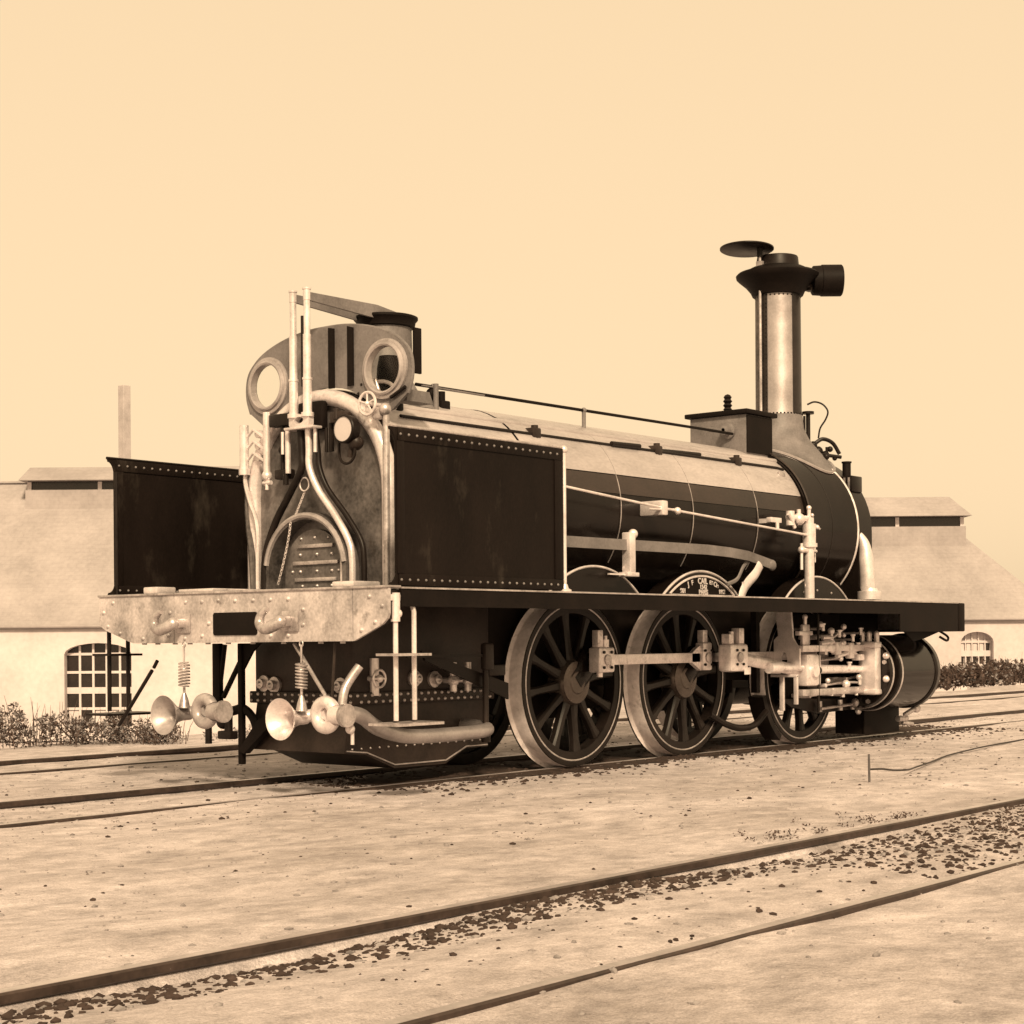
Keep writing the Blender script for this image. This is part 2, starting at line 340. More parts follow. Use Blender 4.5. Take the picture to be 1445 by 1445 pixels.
# ------------------------------------------------------------------ sheds behind
ANG = math.atan2(RT.y, RT.x)
CAMP = Vector((-7.666, -8.75, 0))
def shed(label, l, d, x0, x1, base, eave, ridge, depth, hipr, mon, windows, rot=0.):
    loc = CAMP+FW*d+RT*l
    root = empty('shed', (loc.x, loc.y, base))
    P = WO[root]
    root.rotation_euler = (0, 0, ANG+rot)
    WO[root] = Vector((0, 0, base))       # children are given in the shed's own axes
    def arch(cx, hw, z0, zs, za, n=10):
        return [(cx-hw, z0), (cx+hw, z0)]+[(cx+hw*math.cos(math.pi*i/n), zs+(za-zs)*math.sin(math.pi*i/n)) for i in range(n+1)]
    b = MB(); b.holes([(x0, base), (x1, base), (x1, eave), (x0, eave)], [arch(*w[:5]) for w in windows], 'XZ', 0, .35)
    b.box(x0, x0+.35, .35, depth, base, eave); b.box(x1-.35, x1, .35, depth, base, eave); b.box(x0, x1, depth, depth+.35, base, eave)
    b.build('wall', 'wall_plaster', root, smooth=0)
    # string course under the eaves
    c = MB(); c.box(x0-.02, x1+.02, -.03, -.004, eave-.09, eave-.05); c.build('cornice', 'old_wood', root, smooth=0)
    rm = depth/2; ov = .08; k = (ridge-eave)/rm
    ze = eave-ov*k*.35
    xl = x0-.2; xr = x1+.2
    rx0 = x0-.2; rx1 = (x1-hipr) if hipr else x1+.2
    r = MB(); th = .1
    A = (xl, -ov, ze); B_ = (xr, -ov, ze); C = (xr, depth+ov, ze); D = (xl, depth+ov, ze); E1 = (rx0, rm, ridge); F1 = (rx1, rm, ridge)
    top = [A, B_, C, D, E1, F1]; bot = [(p[0], p[1], p[2]-th) for p in top]
    r.add(top+bot, [(0, 1, 5, 4), (1, 2, 5), (2, 3, 4, 5), (3, 0, 4), (6, 10, 11, 7), (7, 11, 8), (8, 11, 10, 9), (9, 10, 6), (0, 6, 7, 1), (1, 7, 8, 2), (2, 8, 9, 3), (3, 9, 6, 0)])
    ro = r.build('roof', 'roof_slate', root, smooth=0)
    q = MB(); q.tube([(xl, -ov-.04, ze-.03), (xr, -ov-.04, ze-.03)], .035, 8); q.build('gutter', 'roof_slate', root)
    q = MB(); q.box(rx0, rx1, rm-.10, rm+.10, ridge-.02, ridge+.035, .01); q.build('ridge_cap', 'roof_slate', root)
    m0, m1, hw, zb, zt, zp = mon
    q = MB(); q.add([(m0-.01, rm-hw*.8, zt+.03), (m0-.01, rm+hw*.8, zt+.03), (m0-.01, rm, zp-.06), (m0+.02, rm-hw*.8, zt+.03), (m0+.02, rm+hw*.8, zt+.03), (m0+.02, rm, zp-.06)], [(0, 1, 2), (3, 5, 4), (0, 3, 4, 1), (1, 4, 5, 2), (2, 5, 3, 0)]); q.build('gable_vent', 'window_dark', root, smooth=0)
    q = MB(); q.box(m0+.15, m1-.15, rm-hw, rm+hw, zb-.6, zt); q.build('louvre_band', 'window_dark', root, smooth=0)
    n = max(3, int((m1-m0)/1.7))
    for i in range(n+1):
        x = m0+.2+(m1-m0-.4)*i/n
        pz = MB(); pz.box(x-.05, x+.05, rm-hw-.05, rm-hw-.004, zb, zt-.02); pz.build('post', 'frame_white', root, smooth=0)
    c = MB(); c.box(m0+.1, m1-.1, rm-hw-.06, rm-hw-.003, zb-.75, zb); c.build('sill', 'roof_slate', root, smooth=0)
    c = MB(); o2 = .35
    c.add([(m0, rm-hw-o2, zt), (m1, rm-hw-o2, zt), (m1, rm+hw+o2, zt), (m0, rm+hw+o2, zt), (m0+.0, rm, zp), (m1-.35, rm, zp)],
          [(0, 1, 5, 4), (1, 2, 5), (2, 3, 4, 5), (3, 0, 4), (3, 2, 1, 0)])
    c.build('monitor_roof', 'roof_slate', root, smooth=0)
    for (cx, hw2, z0, zs, za, cols, rows, mode) in windows:
        w = MB(); w.holes(arch(cx, hw2, z0, zs, za), [], 'XZ', .26, .30)
        wobj = w.build('window', 'window_dark' if mode == 0 else 'frame_white', root, smooth=0)
        for i in range(1, cols):
            x = cx-hw2+2*hw2*i/cols; u_ = (x-cx)/hw2; zt_ = zs+(za-zs)*math.sqrt(max(0, 1-u_*u_))
            bb = MB(); bb.box(x-.025*hw2/.8, x+.025*hw2/.8, .20, .258, z0, zt_-.01); bb.build('glazing_bar', 'frame_white', wobj, smooth=0)
        for j in range(1, rows):
            z = z0+(zs-z0)*j/(rows-1)
            h = .075 if j == 2 else .03
            bb = MB(); bb.box(cx-hw2+.01, cx+hw2-.01, .205, .256, z-h, z+h); bb.build('glazing_bar', 'frame_white', wobj, smooth=0)
        # panes: dark glass, some whitewashed
        for i in range(cols):
            for j in range(rows-1):
                xa = cx-hw2+2*hw2*i/cols+.04; xb = cx-hw2+2*hw2*(i+1)/cols-.04
                za_ = z0+(zs-z0)*j/(rows-1)+.04; zb_ = z0+(zs-z0)*(j+1)/(rows-1)-.04
                if zb_-za_ < .03 or xb-xa < .03: continue
                pale = (j == 0 and i in (0, 2, 3)) if mode == 0 else not ((i == cols-1 and j > 0) or (j == 1))
                pp = MB(); pp.box(xa, xb, .243, .255, za_, zb_); pp.build('pane', 'frame_white' if pale else 'window_dark', wobj, smooth=0)
    tag(root, label, 'shed'); WO[root] = P
    return root
shed('pale plastered shed with arched window behind the far side sheet', -8.0, 40, -9.5, 6.4, -1.3, 1.45, 5.16, 8, 0,
     (-4.35, 5.0, .75, 4.90, 5.12, 5.55), [(-1.67, .79, -.98, .74, 1.0, 5, 5, 0), (3.4, .79, -.98, .74, 1.0, 5, 5, 0)])
shed('pale shed with hipped roof behind the cylinder end', 9.7, 44, -4.6, 4.5, -1.3, 1.50, 4.12, 6, 2.05,
     (-4.6, 2.85, .7, 4.0, 4.27, 4.86), [(2.42, .42, -.05, .86, 1.12, 5, 4, 1)])
loc = CAMP+FW*52+RT*(-11.7)
b = MB()
b.box(loc.x-.135, loc.x+.135, loc.y-.135, loc.y+.135, -1.4, 8.86, .01)
tag(b.build('factory_chimney', 'stack_brick', origin=(loc.x, loc.y, -1.4), smooth=20), 'slim square chimney rising behind the left shed roof', 'chimney')

# ------------------------------------------------------------------ locomotive
loco = tag(empty('steam_locomotive', (4.1, 0, 0)), 'black six-wheeled steam locomotive with tall chimney and round cab windows', 'locomotive')
def P(mb, name, mt, parent=None, **k): return mb.build(name, mt, parent or loco, **k)

# rear beam
def rr(y0, y1, z0, z1, r, n=5):
    return arc(y1-r, z1-r, r, 0, 90, n)+arc(y0+r, z1-r, r, 90, 180, n)+arc(y0+r, z0+r, r, 180, 270, n)+arc(y1-r, z0+r, r, 270, 360, n)
b = MB(); b.prism([(-1.44, 1.32), (1.44, 1.32), (1.44, 1.14), (1.1, 1.01), (-1.1, 1.01), (-1.44, 1.14)], 'YZ', .022, .10)
beam = P(b, 'buffer_beam', 'dark_iron')
endn = [(-1.144, 1.33), (-1.453, 1.33)]+[(-1.453, 1.17), (-1.44, 1.14), (-1.40, 1.105), (-1.16, 1.005), (-1.144, 1.001)]
mid = [(.607, 1.33), (-1.138, 1.33), (-1.138, 1.0), (.607, .995)]
endf = [(1.453, 1.33), (.613, 1.33), (.613, .995), (1.06, .995), (1.12, 1.01), (1.38, 1.09), (1.44, 1.12), (1.453, 1.15)]
for p in (endn, mid, endf):
    b = MB(); b.prism(p, 'YZ', 0, .02); P(b, 'beam_plate', 'beam_paint', beam, smooth=20)
b = MB()
rv = [(0.48,1.28),(0.31,1.28),(0.14,1.285),(-0.03,1.28),(-0.21,1.28),(-0.38,1.28),(-0.55,1.28),(-0.69,1.21),(-0.69,1.11),(0.24,1.13),(-0.32,1.12),(0.49,1.03),(0.31,1.045),(-0.38,1.04),(-0.55,1.04),(-1.29,1.28),(-1.40,1.22),(-1.34,1.12),(-1.22,1.07),(1.29,1.29),(1.40,1.22),(1.35,1.12),(1.21,1.07),(0.65,1.21),(0.67,1.05),(.95,1.03)]
for y, z in rv: b.rivet((-.001, y, z), (-1, 0, 0), .017, .8)
for y in (1.0, .85, .66, .5, .31, .1, -.15, -.45, -.8, -1.0): b.cyl((.05, y, .985), (.05, y, 1.012), .018, seg=6)
P(b, 'rivets', 'beam_paint', beam, kind='stuff')
b = MB(); b.prism(rr(-.25, .19, 1.045, 1.20, .02), 'YZ', -.008, -.001); P(b, 'number_plate', 'black_dull', beam)
b = MB(); b.box(-.012, .11, -1.46, 1.46, 1.331, 1.347, .004); P(b, 'beam_cap', 'worn_steel', beam)
for hy in (.56, -.52):                          # draw hooks
    h = MB()
    h.box(-.016, -.001, hy-.13, hy+.02, 1.065, 1.20, .004)
    h.box(-.10, -.01, hy-.075, hy-.005, 1.10, 1.165, .008)
    pth = spline([(-.09, hy-.05, 1.13), (-.12, hy+.0, 1.10), (-.13, hy+.06, 1.085), (-.13, hy+.105, 1.12), (-.125, hy+.10, 1.17), (-.12, hy+.065, 1.205), (-.12, hy+.035, 1.21)], 6)
    n = len(pth); h.tube(pth, [.042-.026*(i/(n-1))**1.6 for i in range(n)], 12)
    h.ball((-.09, hy-.045, 1.13), .045)
    P(h, 'draw_hook', 'worn_steel')

# running boards, valances, floor and front beam
for s in (-1, 1):
    b = MB(); b.box(.9, 8.15, min(s*1.445, s*.66), max(s*1.445, s*.66), 1.300, 1.328); P(b, 'running_board', 'black_dull')
    b = MB(); b.box(.11, 6.9, s*1.453-.008, s*1.453+.008, 1.215, 1.326)
    b.box(6.9, 8.14, s*1.453-.008, s*1.453+.008, 1.05, 1.326)
    b.prism([(7.3, 1.05), (8.05, 1.05), (7.72, .985), (7.48, .955)], 'XZ', s*1.30-.01, s*1.30+.01)
    v = P(b, 'valance', 'black_dull')
    b = MB(); b.box(.11, 8.14, s*1.453-.016, s*1.453+.016, 1.327, 1.338); P(b, 'edge_glint', 'worn_steel', v)  # light strip standing for the catch light along the board's edge
b = MB(); b.box(.105, .9, -1.40, 1.40, 1.29, 1.325); P(b, 'cab_floor', 'black_dull')
b = MB(); b.box(7.35, 8.15, -.66, .66, 1.295, 1.322); P(b, 'front_platform', 'black_dull')
b = MB(); b.box(8.17, 8.31, -1.46, 1.46, 1.05, 1.332, .012); fb = P(b, 'front_beam', 'black_dull')
b = MB(); b.box(8.141, 8.168, -1.44, 1.44, 1.07, 1.31); P(b, 'beam_backing', 'worn_steel', fb)
for s in (-1, 1):                               # main frame plates
    b = MB(); b.prism([(1.9, 1.28), (8.12, 1.28), (8.12, .85), (7.3, .50), (6.9, .50), (6.75, .38), (6.2, .38), (6.05, .62), (4.9, .62), (4.75, .38), (4.2, .38), (4.05, .62), (3.35, .62), (3.2, .38), (2.65, .38), (2.5, .6), (1.9, .6)], 'XZ', s*.43-.015, s*.43+.015)
    P(b, 'frame_plate', 'black_dull')
b = MB(); b.box(5.62, 5.66, -.40, .40, .5, 1.25); b.box(7.2, 7.24, -.40, .40, .6, 1.25); P(b, 'frame_stay', 'black_dull')

# firebox
ZC = 2.05
def firebox_poly(hw, r, z0, n=24): return [(-hw, z0)]+[(hw, z0)]+arc(0, ZC, r, 0, 180, n)
b = MB(); b.prism(firebox_poly(.74, .74, 1.34), 'YZ', .90, 2.35); shell = P(b, 'firebox_shell', 'black_paint')
b = MB(); b.prism(firebox_poly(.68, .68, 1.335), 'YZ', .835, .905); bh = P(b, 'backhead', 'backhead_iron')
path = [(.83, -.685, 1.34), (.83, -.685, 1.7)]+[(.83, a, c) for a, c in arc(0, ZC, .685, 180, 0, 28)]+[(.83, .685, 1.7), (.83, .685, 1.34)]
b = MB(); b.tube(path, .058, 14); P(b, 'flange', 'pale_metal', bh)
b = MB(); b.box(.64, 2.10, -.50, .50, .60, 1.285, .03); lower = P(b, 'lower_firebox', 'grimy_iron')
b = MB(); b.box(.615, 2.12, -.525, .525, .56, .645, .008); ring = P(b, 'foundation_ring', 'grimy_iron')
b = MB()
for i in range(20):
    for z in (.58, .625):
        x = .66+.072*i+(.036 if z < .6 else 0); b.rivet((x, -.525, z), (0, -1, 0), .014, .9)
for i in range(15):
    for z in (.58, .625): b.rivet((.615, -.505+.072*i, z), (-1, 0, 0), .014, .9)
P(b, 'rivets', 'worn_steel', ring, kind='stuff')
# ashpan hopper
b = MB(); b.prism([(.58, .23), (.64, .56), (2.1, .56), (2.1, .2), (1.85, .2), (1.62, .10), (1.08, .10), (.80, .21)], 'XZ', -.47, .47); ash = P(b, 'ashpan', 'grimy_iron')
b = MB(); b.tube([(.60, -.475, .245), (.80, -.475, .225), (1.08, -.475, .125), (1.62, -.475, .125), (1.85, -.475, .215), (2.09, -.475, .215)], .006, 6)
for i in range(16): b.rivet((.66+.09*i, -.47, .255), (0, -1, 0), .010, .9)
P(b, 'angle_iron', 'worn_steel', ash)
# washout plugs and cocks on firebox foot
for (x, y, z, ax) in [(.64, .38, .70, (-1, 0, 0)), (.64, .27, .69, (-1, 0, 0)), (.64, -.40, .69, (-1, 0, 0)), (1.25, -.50, .73, (0, -1, 0)), (1.46, -.50, .72, (0, -1, 0))]:
    a = Vector(ax); c = Vector((x, y, z)); b = MB(); b.lathe(c, a, [(0, .06), (.02, .06), (.022, .035), (.06, .035), (.061, .02), (.08, .0005)], 14); P(b, 'washout_plug', 'worn_steel', lower)
for x in (1.58, 1.74):
    b = MB(); b.cyl((x, -.50, .71), (x, -.62, .71), .022); b.cyl((x, -.59, .63), (x, -.59, .84), .026); b.ball((x, -.59, .71), .044); b.cyl((x-.06, -.62, .71), (x+.06, -.62, .71), .012); P(b, 'drain_cock', 'pale_metal', lower)
b = MB(); b.tube([(.80, -.50, .74), (.80, -.60, .74)], .02); b.tube([(.80+.06*math.cos(t*.393), -.60, .74+.06*math.sin(t*.393)) for t in range(16)], .009, 6, closed=True); b.cyl((.74, -.60, .74), (.86, -.60, .74), .008); b.ball((.80, -.60, .74), .028); b.cyl((.84, -.51, .62), (.84, -.51, .88), .035); P(b, 'blowdown_cock', 'pale_metal', lower)

# fire door with its hood
b = MB()
ho = arc(.03, 1.50, .415, 0, 180, 20); hi = arc(.03, 1.49, .375, 180, 0, 20)
b.prism([(.03+.415, 1.345)]+ho+[(.03-.415, 1.345), (.03-.375, 1.345)]+hi+[(.03+.375, 1.345)], 'YZ', .70, .83)
hood = P(b, 'firedoor_hood', 'backhead_iron')
b = MB(); b.tube([(.70, a, c) for a, c in arc(.03, 1.495, .398, 8, 172, 20)], .022, 8); P(b, 'hood_bead', 'rim_tan', hood)
b = MB(); b.prism([(-.27, 1.35), (.33, 1.35)]+arc(.03, 1.50, .30, 0, 180, 16), 'YZ', .795, .828); door = P(b, 'fire_door', 'backhead_iron')
for z, w in ((1.68, .19), (1.56, .24), (1.44, .22)):
    b = MB(); b.box(.778, .794, .02-w, .02+w*.9, z-.014, z+.014, .004); P(b, 'hinge_strap', 'worn_steel', door)
b = MB()
for y, z in [(-.12, 1.735), (.02, 1.74), (.16, 1.735), (-.15, 1.62), (.0, 1.62), (.17, 1.62), (-.15, 1.50), (.0, 1.50), (.17, 1.50), (-.15, 1.395), (0, 1.395), (.15, 1.395), (.25, 1.5), (-.22, 1.5)]: b.rivet((.795, y, z), (-1, 0, 0), .015, .9)
P(b, 'rivets', 'worn_steel', door, kind='stuff')
b = MB(); b.cyl((.76, -.285, 1.36), (.76, -.285, 1.66), .014); b.cyl((.74, -.36, 1.37), (.74, -.36, 1.42), .03); P(b, 'latch_rod', 'pale_metal', door)
# chain and ring over the door
b = MB(); b.tube([(.72, .045+.047*math.cos(t*.35), 2.115+.047*math.sin(t*.35)) for t in range(18)], .006, 6, closed=True)
for i in range(12):
    t = i/11; c = Vector((.73-.02*t, .055+.09*t, 2.06-.19*t)); d = Vector((0, .35, -.92)) if i % 2 else Vector((0, .35, -.92))
    e = Vector((1, 0, 0)) if i % 2 else Vector((0, .92, .35))
    b.tube([c+d*.012*math.cos(k*.785)+e*.007*math.sin(k*.785) for k in range(8)], .0028, 5, closed=True)
for i in range(22):
    t = i/21; c = Vector((.69, .16+.13*t**1.3, 1.84-.42*t)); d = Vector((0, .3, -.95)); e = Vector((1, 0, 0)) if i % 2 else Vector((0, .95, .3))
    b.tube([c+d*.014*math.cos(k*.785)+e*.008*math.sin(k*.785) for k in range(8)], .003, 5, closed=True)
P(b, 'door_chain', 'pale_metal')
# pipes beside the door
b = MB(); b.tube(spline([(.69, -.03, 2.52), (.69, -.035, 2.35), (.69, -.04, 2.22), (.70, -.12, 2.06), (.71, -.27, 1.88), (.71, -.40, 1.70), (.71, -.435, 1.56), (.71, -.435, 1.34)], 6), .025, 10); P(b, 'feed_pipe', 'pale_metal')
b = MB(); b.tube(spline([(.72, -.07, 2.5), (.73, -.085, 2.35), (.73, -.10, 2.22), (.74, -.17, 2.07), (.76, -.33, 1.88), (.77, -.46, 1.70), (.77, -.49, 1.56), (.77, -.49, 1.34)], 6), .02, 10); P(b, 'feed_pipe', 'dark_iron')
b = MB(); b.tube(spline([(.69, .05, 2.52), (.69, .04, 2.33), (.69, .045, 2.22), (.70, .18, 2.05), (.71, .33, 1.87), (.71, .42, 1.70), (.71, .455, 1.56), (.71, .46, 1.34)], 6), .027, 10); P(b, 'feed_pipe', 'dark_iron')
b = MB(); b.tube(spline([(.75, .70, 2.26), (.75, .70, 2.16), (.74, .64, 2.02), (.73, .57, 1.90), (.72, .535, 1.76), (.71, .53, 1.6), (.71, .53, 1.34)], 6), .016, 8); P(b, 'drain_pipe', 'pale_metal')
b = MB(); b.tube(spline([(.79, .69, 2.25), (.79, .72, 2.05), (.78, .70, 1.85), (.77, .66, 1.65), (.77, .64, 1.34)], 6), .024, 8); P(b, 'drain_pipe', 'backhead_iron')
# water gauges
gw = MB(); gw.cyl((.74, .70, 2.27), (.74, .70, 2.59), .034); gw.cyl((.74, .70, 2.225), (.74, .70, 2.27), .042); P(gw, 'gauge_column', 'pale_metal')
gw = MB(); gw.cyl((.72, .435, 2.22), (.72, .435, 2.66), .026); gw.cyl((.72, .435, 2.10), (.72, .435, 2.22), .014); gw.ball((.72, .435, 2.20), .04); gw.cyl((.72, .47, 2.15), (.72, .39, 2.15), .016); P(gw, 'gauge_column', 'pale_metal')
b = MB()
for i in range(3):
    z = 2.33+.085*i
    b.tube([(.75, .68, z), (.74, .60, z+.05), (.74, .53, z+.01), (.73, .45, z-.03)], .011, 6); b.cyl((.76, .58, z+.02), (.83, .58, z+.02), .03)
P(b, 'test_cock', 'pale_metal')
b = MB(); b.box(.73, .80, .22, .37, 2.17, 2.24, .01); b.cyl((.75, .30, 2.24), (.75, .30, 2.56), .016); b.ball((.75, .30, 2.38), .032); b.box(.72, .80, .20, .42, 2.55, 2.64, .012); b.cyl((.70, .215, 2.22), (.70, .215, 2.12), .02); P(b, 'gauge_fitting', 'dark_iron')
b = MB(); b.cyl((.70, .19, 2.2), (.70, .19, 2.52), .02); b.cyl((.70, .245, 2.34), (.70, .245, 2.5), .012); b.cyl((.69, -.10, 2.33), (.69, -.10, 2.5), .014); P(b, 'gauge_pipe', 'pale_metal')
b = MB(); b.tube(spline([(.74, -.21, 2.53), (.74, -.21, 2.40), (.74, -.21, 2.33)], 4), .018, 8); b.cyl((.74, -.16, 2.33), (.74, -.16, 2.50), .012); P(b, 'gauge_pipe', 'dark_iron')
# pressure gauge with siphon
b = MB(); b.lathe((.66, -.43, 2.46), (-1, 0, 0), [(-.05, .07), (-.045, .098), (.02, .100), (.028, .094), (.03, .085)], 28); pg = P(b, 'pressure_gauge', 'dark_iron')
b = MB(); b.lathe((.66, -.43, 2.46), (-1, 0, 0), [(.024, .088), (.0245, .0005)], 28); P(b, 'dial', 'dial_white', pg)
b = MB(); b.tube(spline([(.70, -.33, 2.56), (.70, -.325, 2.40), (.70, -.33, 2.28), (.70, -.37, 2.235), (.70, -.43, 2.235), (.70, -.475, 2.28), (.70, -.48, 2.36)], 6), .010, 8); P(b, 'siphon', 'dark_iron', pg)
b = MB(); b.ball((.72, -.47, 2.37), .055); b.cyl((.71, -.44, 2.37), (.71, -.42, 2.27), .02); P(b, 'gauge_elbow', 'grimy_iron', pg)
b = MB(); b.box(.69, .82, -.36, -.24, 2.52, 2.60, .01); b.cyl((.70, -.30, 2.545), (.70, -.30, 2.62), .02); P(b, 'gauge_bracket', 'grimy_iron', pg)
# handwheel
hw = (.70, -.60, 2.625)
b = MB(); b.tube([(hw[0], hw[1]+.078*math.cos(t*.2618), hw[2]+.078*math.sin(t*.2618)) for t in range(24)], .010, 8, closed=True)
for k in range(5):
    a = k*1.2566+.3; b.cyl(hw, (hw[0], hw[1]+.075*math.cos(a), hw[2]+.075*math.sin(a)), .007, seg=6)
b.ball(hw, .02); b.cyl(hw, (.98, -.60, 2.625), .014); P(b, 'handwheel', 'pale_metal')
b = MB(); b.box(.72, .80, -.70, -.62, 2.52, 2.60, .01); b.cyl((.76, -.72, 1.345), (.76, -.72, 2.62), .024); b.ball((.75, -.72, 2.58), .045); P(b, 'valve_body', 'worn_steel')

# spring balance columns and their foot
for y, top in ((.085, 3.47), (-.055, 3.475)):
    b = MB(); b.cyl((.66, y, 2.60), (.66, y, 2.84), .032); b.cyl((.66, y, 2.84), (.66, y, 2.855), .036); b.cyl((.66, y, 2.855), (.66, y, 3.16), .029); b.cyl((.66, y, 3.16), (.66, y, 3.43), .023); b.cyl((.66, y, 3.40), (.66, y, top), .026); b.cyl((.66, y, top), (.66, y, top+.012), .031)
    b.cyl((.66, y, 2.58), (.66, y, 2.61), .045)
    P(b, 'spring_balance', 'pale_metal')
    b = MB(); d0 = Vector((.67, y, 3.43)); d1 = Vector((1.62, y*1.3, 3.40))
    b.add([d0+V(0, -.012, .028), d0+V(0, .012, .028), d0+V(0, .012, -.028), d0+V(0, -.012, -.028), V(1.35, y*1.2-.012, 3.465), V(1.35, y*1.2+.012, 3.465), V(1.35, y*1.2+.012, 3.365), V(1.35, y*1.2-.012, 3.365), d1+V(0, -.012, .03), d1+V(0, .012, .03), d1+V(0, .012, -.03), d1+V(0, -.012, -.03)],
          [(0, 1, 2, 3), (0, 4, 5, 1), (1, 5, 6, 2), (2, 6, 7, 3), (3, 7, 4, 0), (4, 8, 9, 5), (5, 9, 10, 6), (6, 10, 11, 7), (7, 11, 8, 4), (8, 11, 10, 9)])
    P(b, 'valve_lever', 'plate_tan')
b = MB(); b.cyl((.68, .012, 2.80), (.68, .012, 3.30), .012); P(b, 'balance_rod', 'dark_iron')
b = MB(); b.holes(rr(-.085, .115, 2.515, 2.60, .02), [arc(.015, 2.56, .045, 0, 345, 15, .024)], 'YZ', .64, .69); b.box(.62, .72, -.14, .15, 2.495, 2.514, .005); P(b, 'balance_bracket', 'pale_metal')
b = MB(); b.box(.74, .80, -.12, .13, 2.50, 2.70, .015); P(b, 'balance_bracket', 'black_dull')

# spectacle plate with two round windows
sp = []
sp += [(-.60, 2.44)]
sp += [(-.80, 2.70), (-.835, 2.80), (-.84, 2.90), (-.815, 2.99), (-.75, 3.06), (-.66, 3.12), (-.52, 3.175), (-.36, 3.215), (-.18, 3.24), (0, 3.245)]
sp = [(a, c) for a, c in sp]; sp = sp+[(-a, c) for a, c in reversed(sp[:-1])]
inner = arc(0, ZC, .765, 38, 142, 16)
outer = sp[1:-1]
outer = [(a, c) for a, c in outer]
poly = outer + [(.66, 2.60)] + [(a, c) for a, c in arc(0, ZC, .762, 44, 136, 16)] + [(-.66, 2.60)]
b = MB(); b.holes(poly, [arc(.595, 2.885, .158, 0, 348, 29), arc(-.595, 2.885, .158, 0, 348, 29)], 'YZ', .89, .915); spec = P(b, 'spectacle_plate', 'plate_tan', smooth=20)
b = MB(); b.tube([(.902, a, c) for a, c in spline([V(p[0], p[1], 0) for p in outer], 3) and [(q.x, q.y) for q in spline([V(p[0], p[1], 0) for p in outer], 3)]], .012, 8); P(b, 'edge_bead', 'plate_tan', spec)
for s in (1, -1):
    b = MB(); b.lathe((.889, .595*s, 2.885), (-1, 0, 0), [(0, .212), (.016, .210), (.020, .200), (.020, .188), (.034, .182), (.040, .170), (.034, .158), (0, .156), (-.02, .156)], 40); wf = P(b, 'window_rim', 'rim_tan', spec)
    b = MB(); b.lathe((.90, .595*s, 2.885), (1, 0, 0), [(0, .0005), (0, .157), (.004, .157), (.004, .0005)], 32); P(b, 'window_pane', 'glass', spec)
for y in (-.075, -.265):
    b = MB(); b.prism([(y-.027, 2.80), (y+.027, 2.80), (y+.027, 3.238-abs(y)*.05), (y-.027, 3.23-abs(y)*.08)], 'YZ', .872, .886); P(b, 'dark_strip', 'black_dull', spec)  # narrow dark upright strip on the plate
for y, z in [(-.40, 2.80), (-.36, 2.80), (.36, 2.79), (-.33, 2.74), (.2, 3.1)]:
    b = MB(); b.rivet((.889, y, z), (-1, 0, 0), .012); P(b, 'stud', 'dark_iron', spec)
b = MB(); b.cyl((.87, -.80, 2.74), (.87, -.66, 2.68), .012); P(b, 'wiper_rod', 'dark_iron', spec)
b = MB(); b.lathe((1.16, -.37, 0), (0, 0, 1), [(2.60, .105), (2.72, .10), (2.95, .085), (3.03, .07), (3.035, .0005)], 24); rg = P(b, 'dome_shade_body', 'black_dull')  # added dark cylinder standing for the dome's shaded side behind the window
b = MB(); b.tube([(1.06, -.37+.16*math.cos(R_(a)), 2.74+.10*math.sin(R_(a))) for a in range(0, 181, 15)], .014, 8); b.cyl((1.05, -.40, 2.70), (1.05, -.34, 2.86), .014); P(b, 'regulator_quadrant', 'pale_metal', rg)
# little shelf bracket right of the plate
b = MB(); b.prism([(.95, 2.74), (1.18, 2.74), (1.22, 2.66), (.95, 2.66)], 'XZ', -.74, -.60); P(b, 'bracket', 'plate_tan')

# steam dome
b = MB(); b.lathe((1.52, 0, 0), (0, 0, 1), [(2.70, .40), (2.80, .31), (2.86, .235), (2.92, .20), (3.325, .192)], 40); dome = P(b, 'dome', 'plate_tan')
b = MB(); b.lathe((1.52, 0, 0), (0, 0, 1), [(3.318, .19), (3.325, .215), (3.365, .222), (3.385, .24), (3.40, .24), (3.405, .228), (3.41, .0005)], 40); P(b, 'dome_cap', 'black_dull', dome)
b = MB(); b.box(1.60, 1.68, -.215, -.193, 2.98, 3.32, .006); P(b, 'dark_edge_bar', 'black_dull', dome)  # narrow dark bar up the dome's right edge
b = MB(); b.ball((1.72, -.28, 2.83), .05); b.box(1.78, 1.88, -.32, -.22, 2.70, 2.79, .01); b.cyl((1.83, -.27, 2.79), (1.83, -.27, 2.86), .03); P(b, 'oil_cup', 'black_dull')

# boiler barrel
RB = .745
XB0, XB1 = 2.35, 6.45
b = MB(); b.lathe((0, 0, ZC), (1, 0, 0), [(XB0, RB), (XB1, RB)], 72); barrel = P(b, 'boiler_barrel', 'black_paint')
def shellarc(x0, x1, r, e0, e1, n=24, th=.004):
    q = MB(); ns = 1
    pts = []
    for rad in (r, r-th):
        for x in (x0, x1):
            pts.append([(x, -rad*math.cos(R_(e0+(e1-e0)*i/n)), ZC+rad*math.sin(R_(e0+(e1-e0)*i/n))) for i in range(n+1)])
    A, B_, C, D = pts; vs = A+B_+C+D; k = n+1; fs = []
    for i in range(n):
        fs += [(i, i+1, k+i+1, k+i), (2*k+i, 3*k+i, 3*k+i+1, 2*k+i+1)]
        fs += [(i, 2*k+i, 2*k+i+1, i+1), (k+i, k+i+1, 3*k+i+1, 3*k+i)]
    fs += [(0, k, 3*k, 2*k), (n, 2*k+n, 3*k+n, k+n)]
    return q.add(vs, fs)
cuts = [2.352, 3.45, 4.50, 5.55, 6.40]
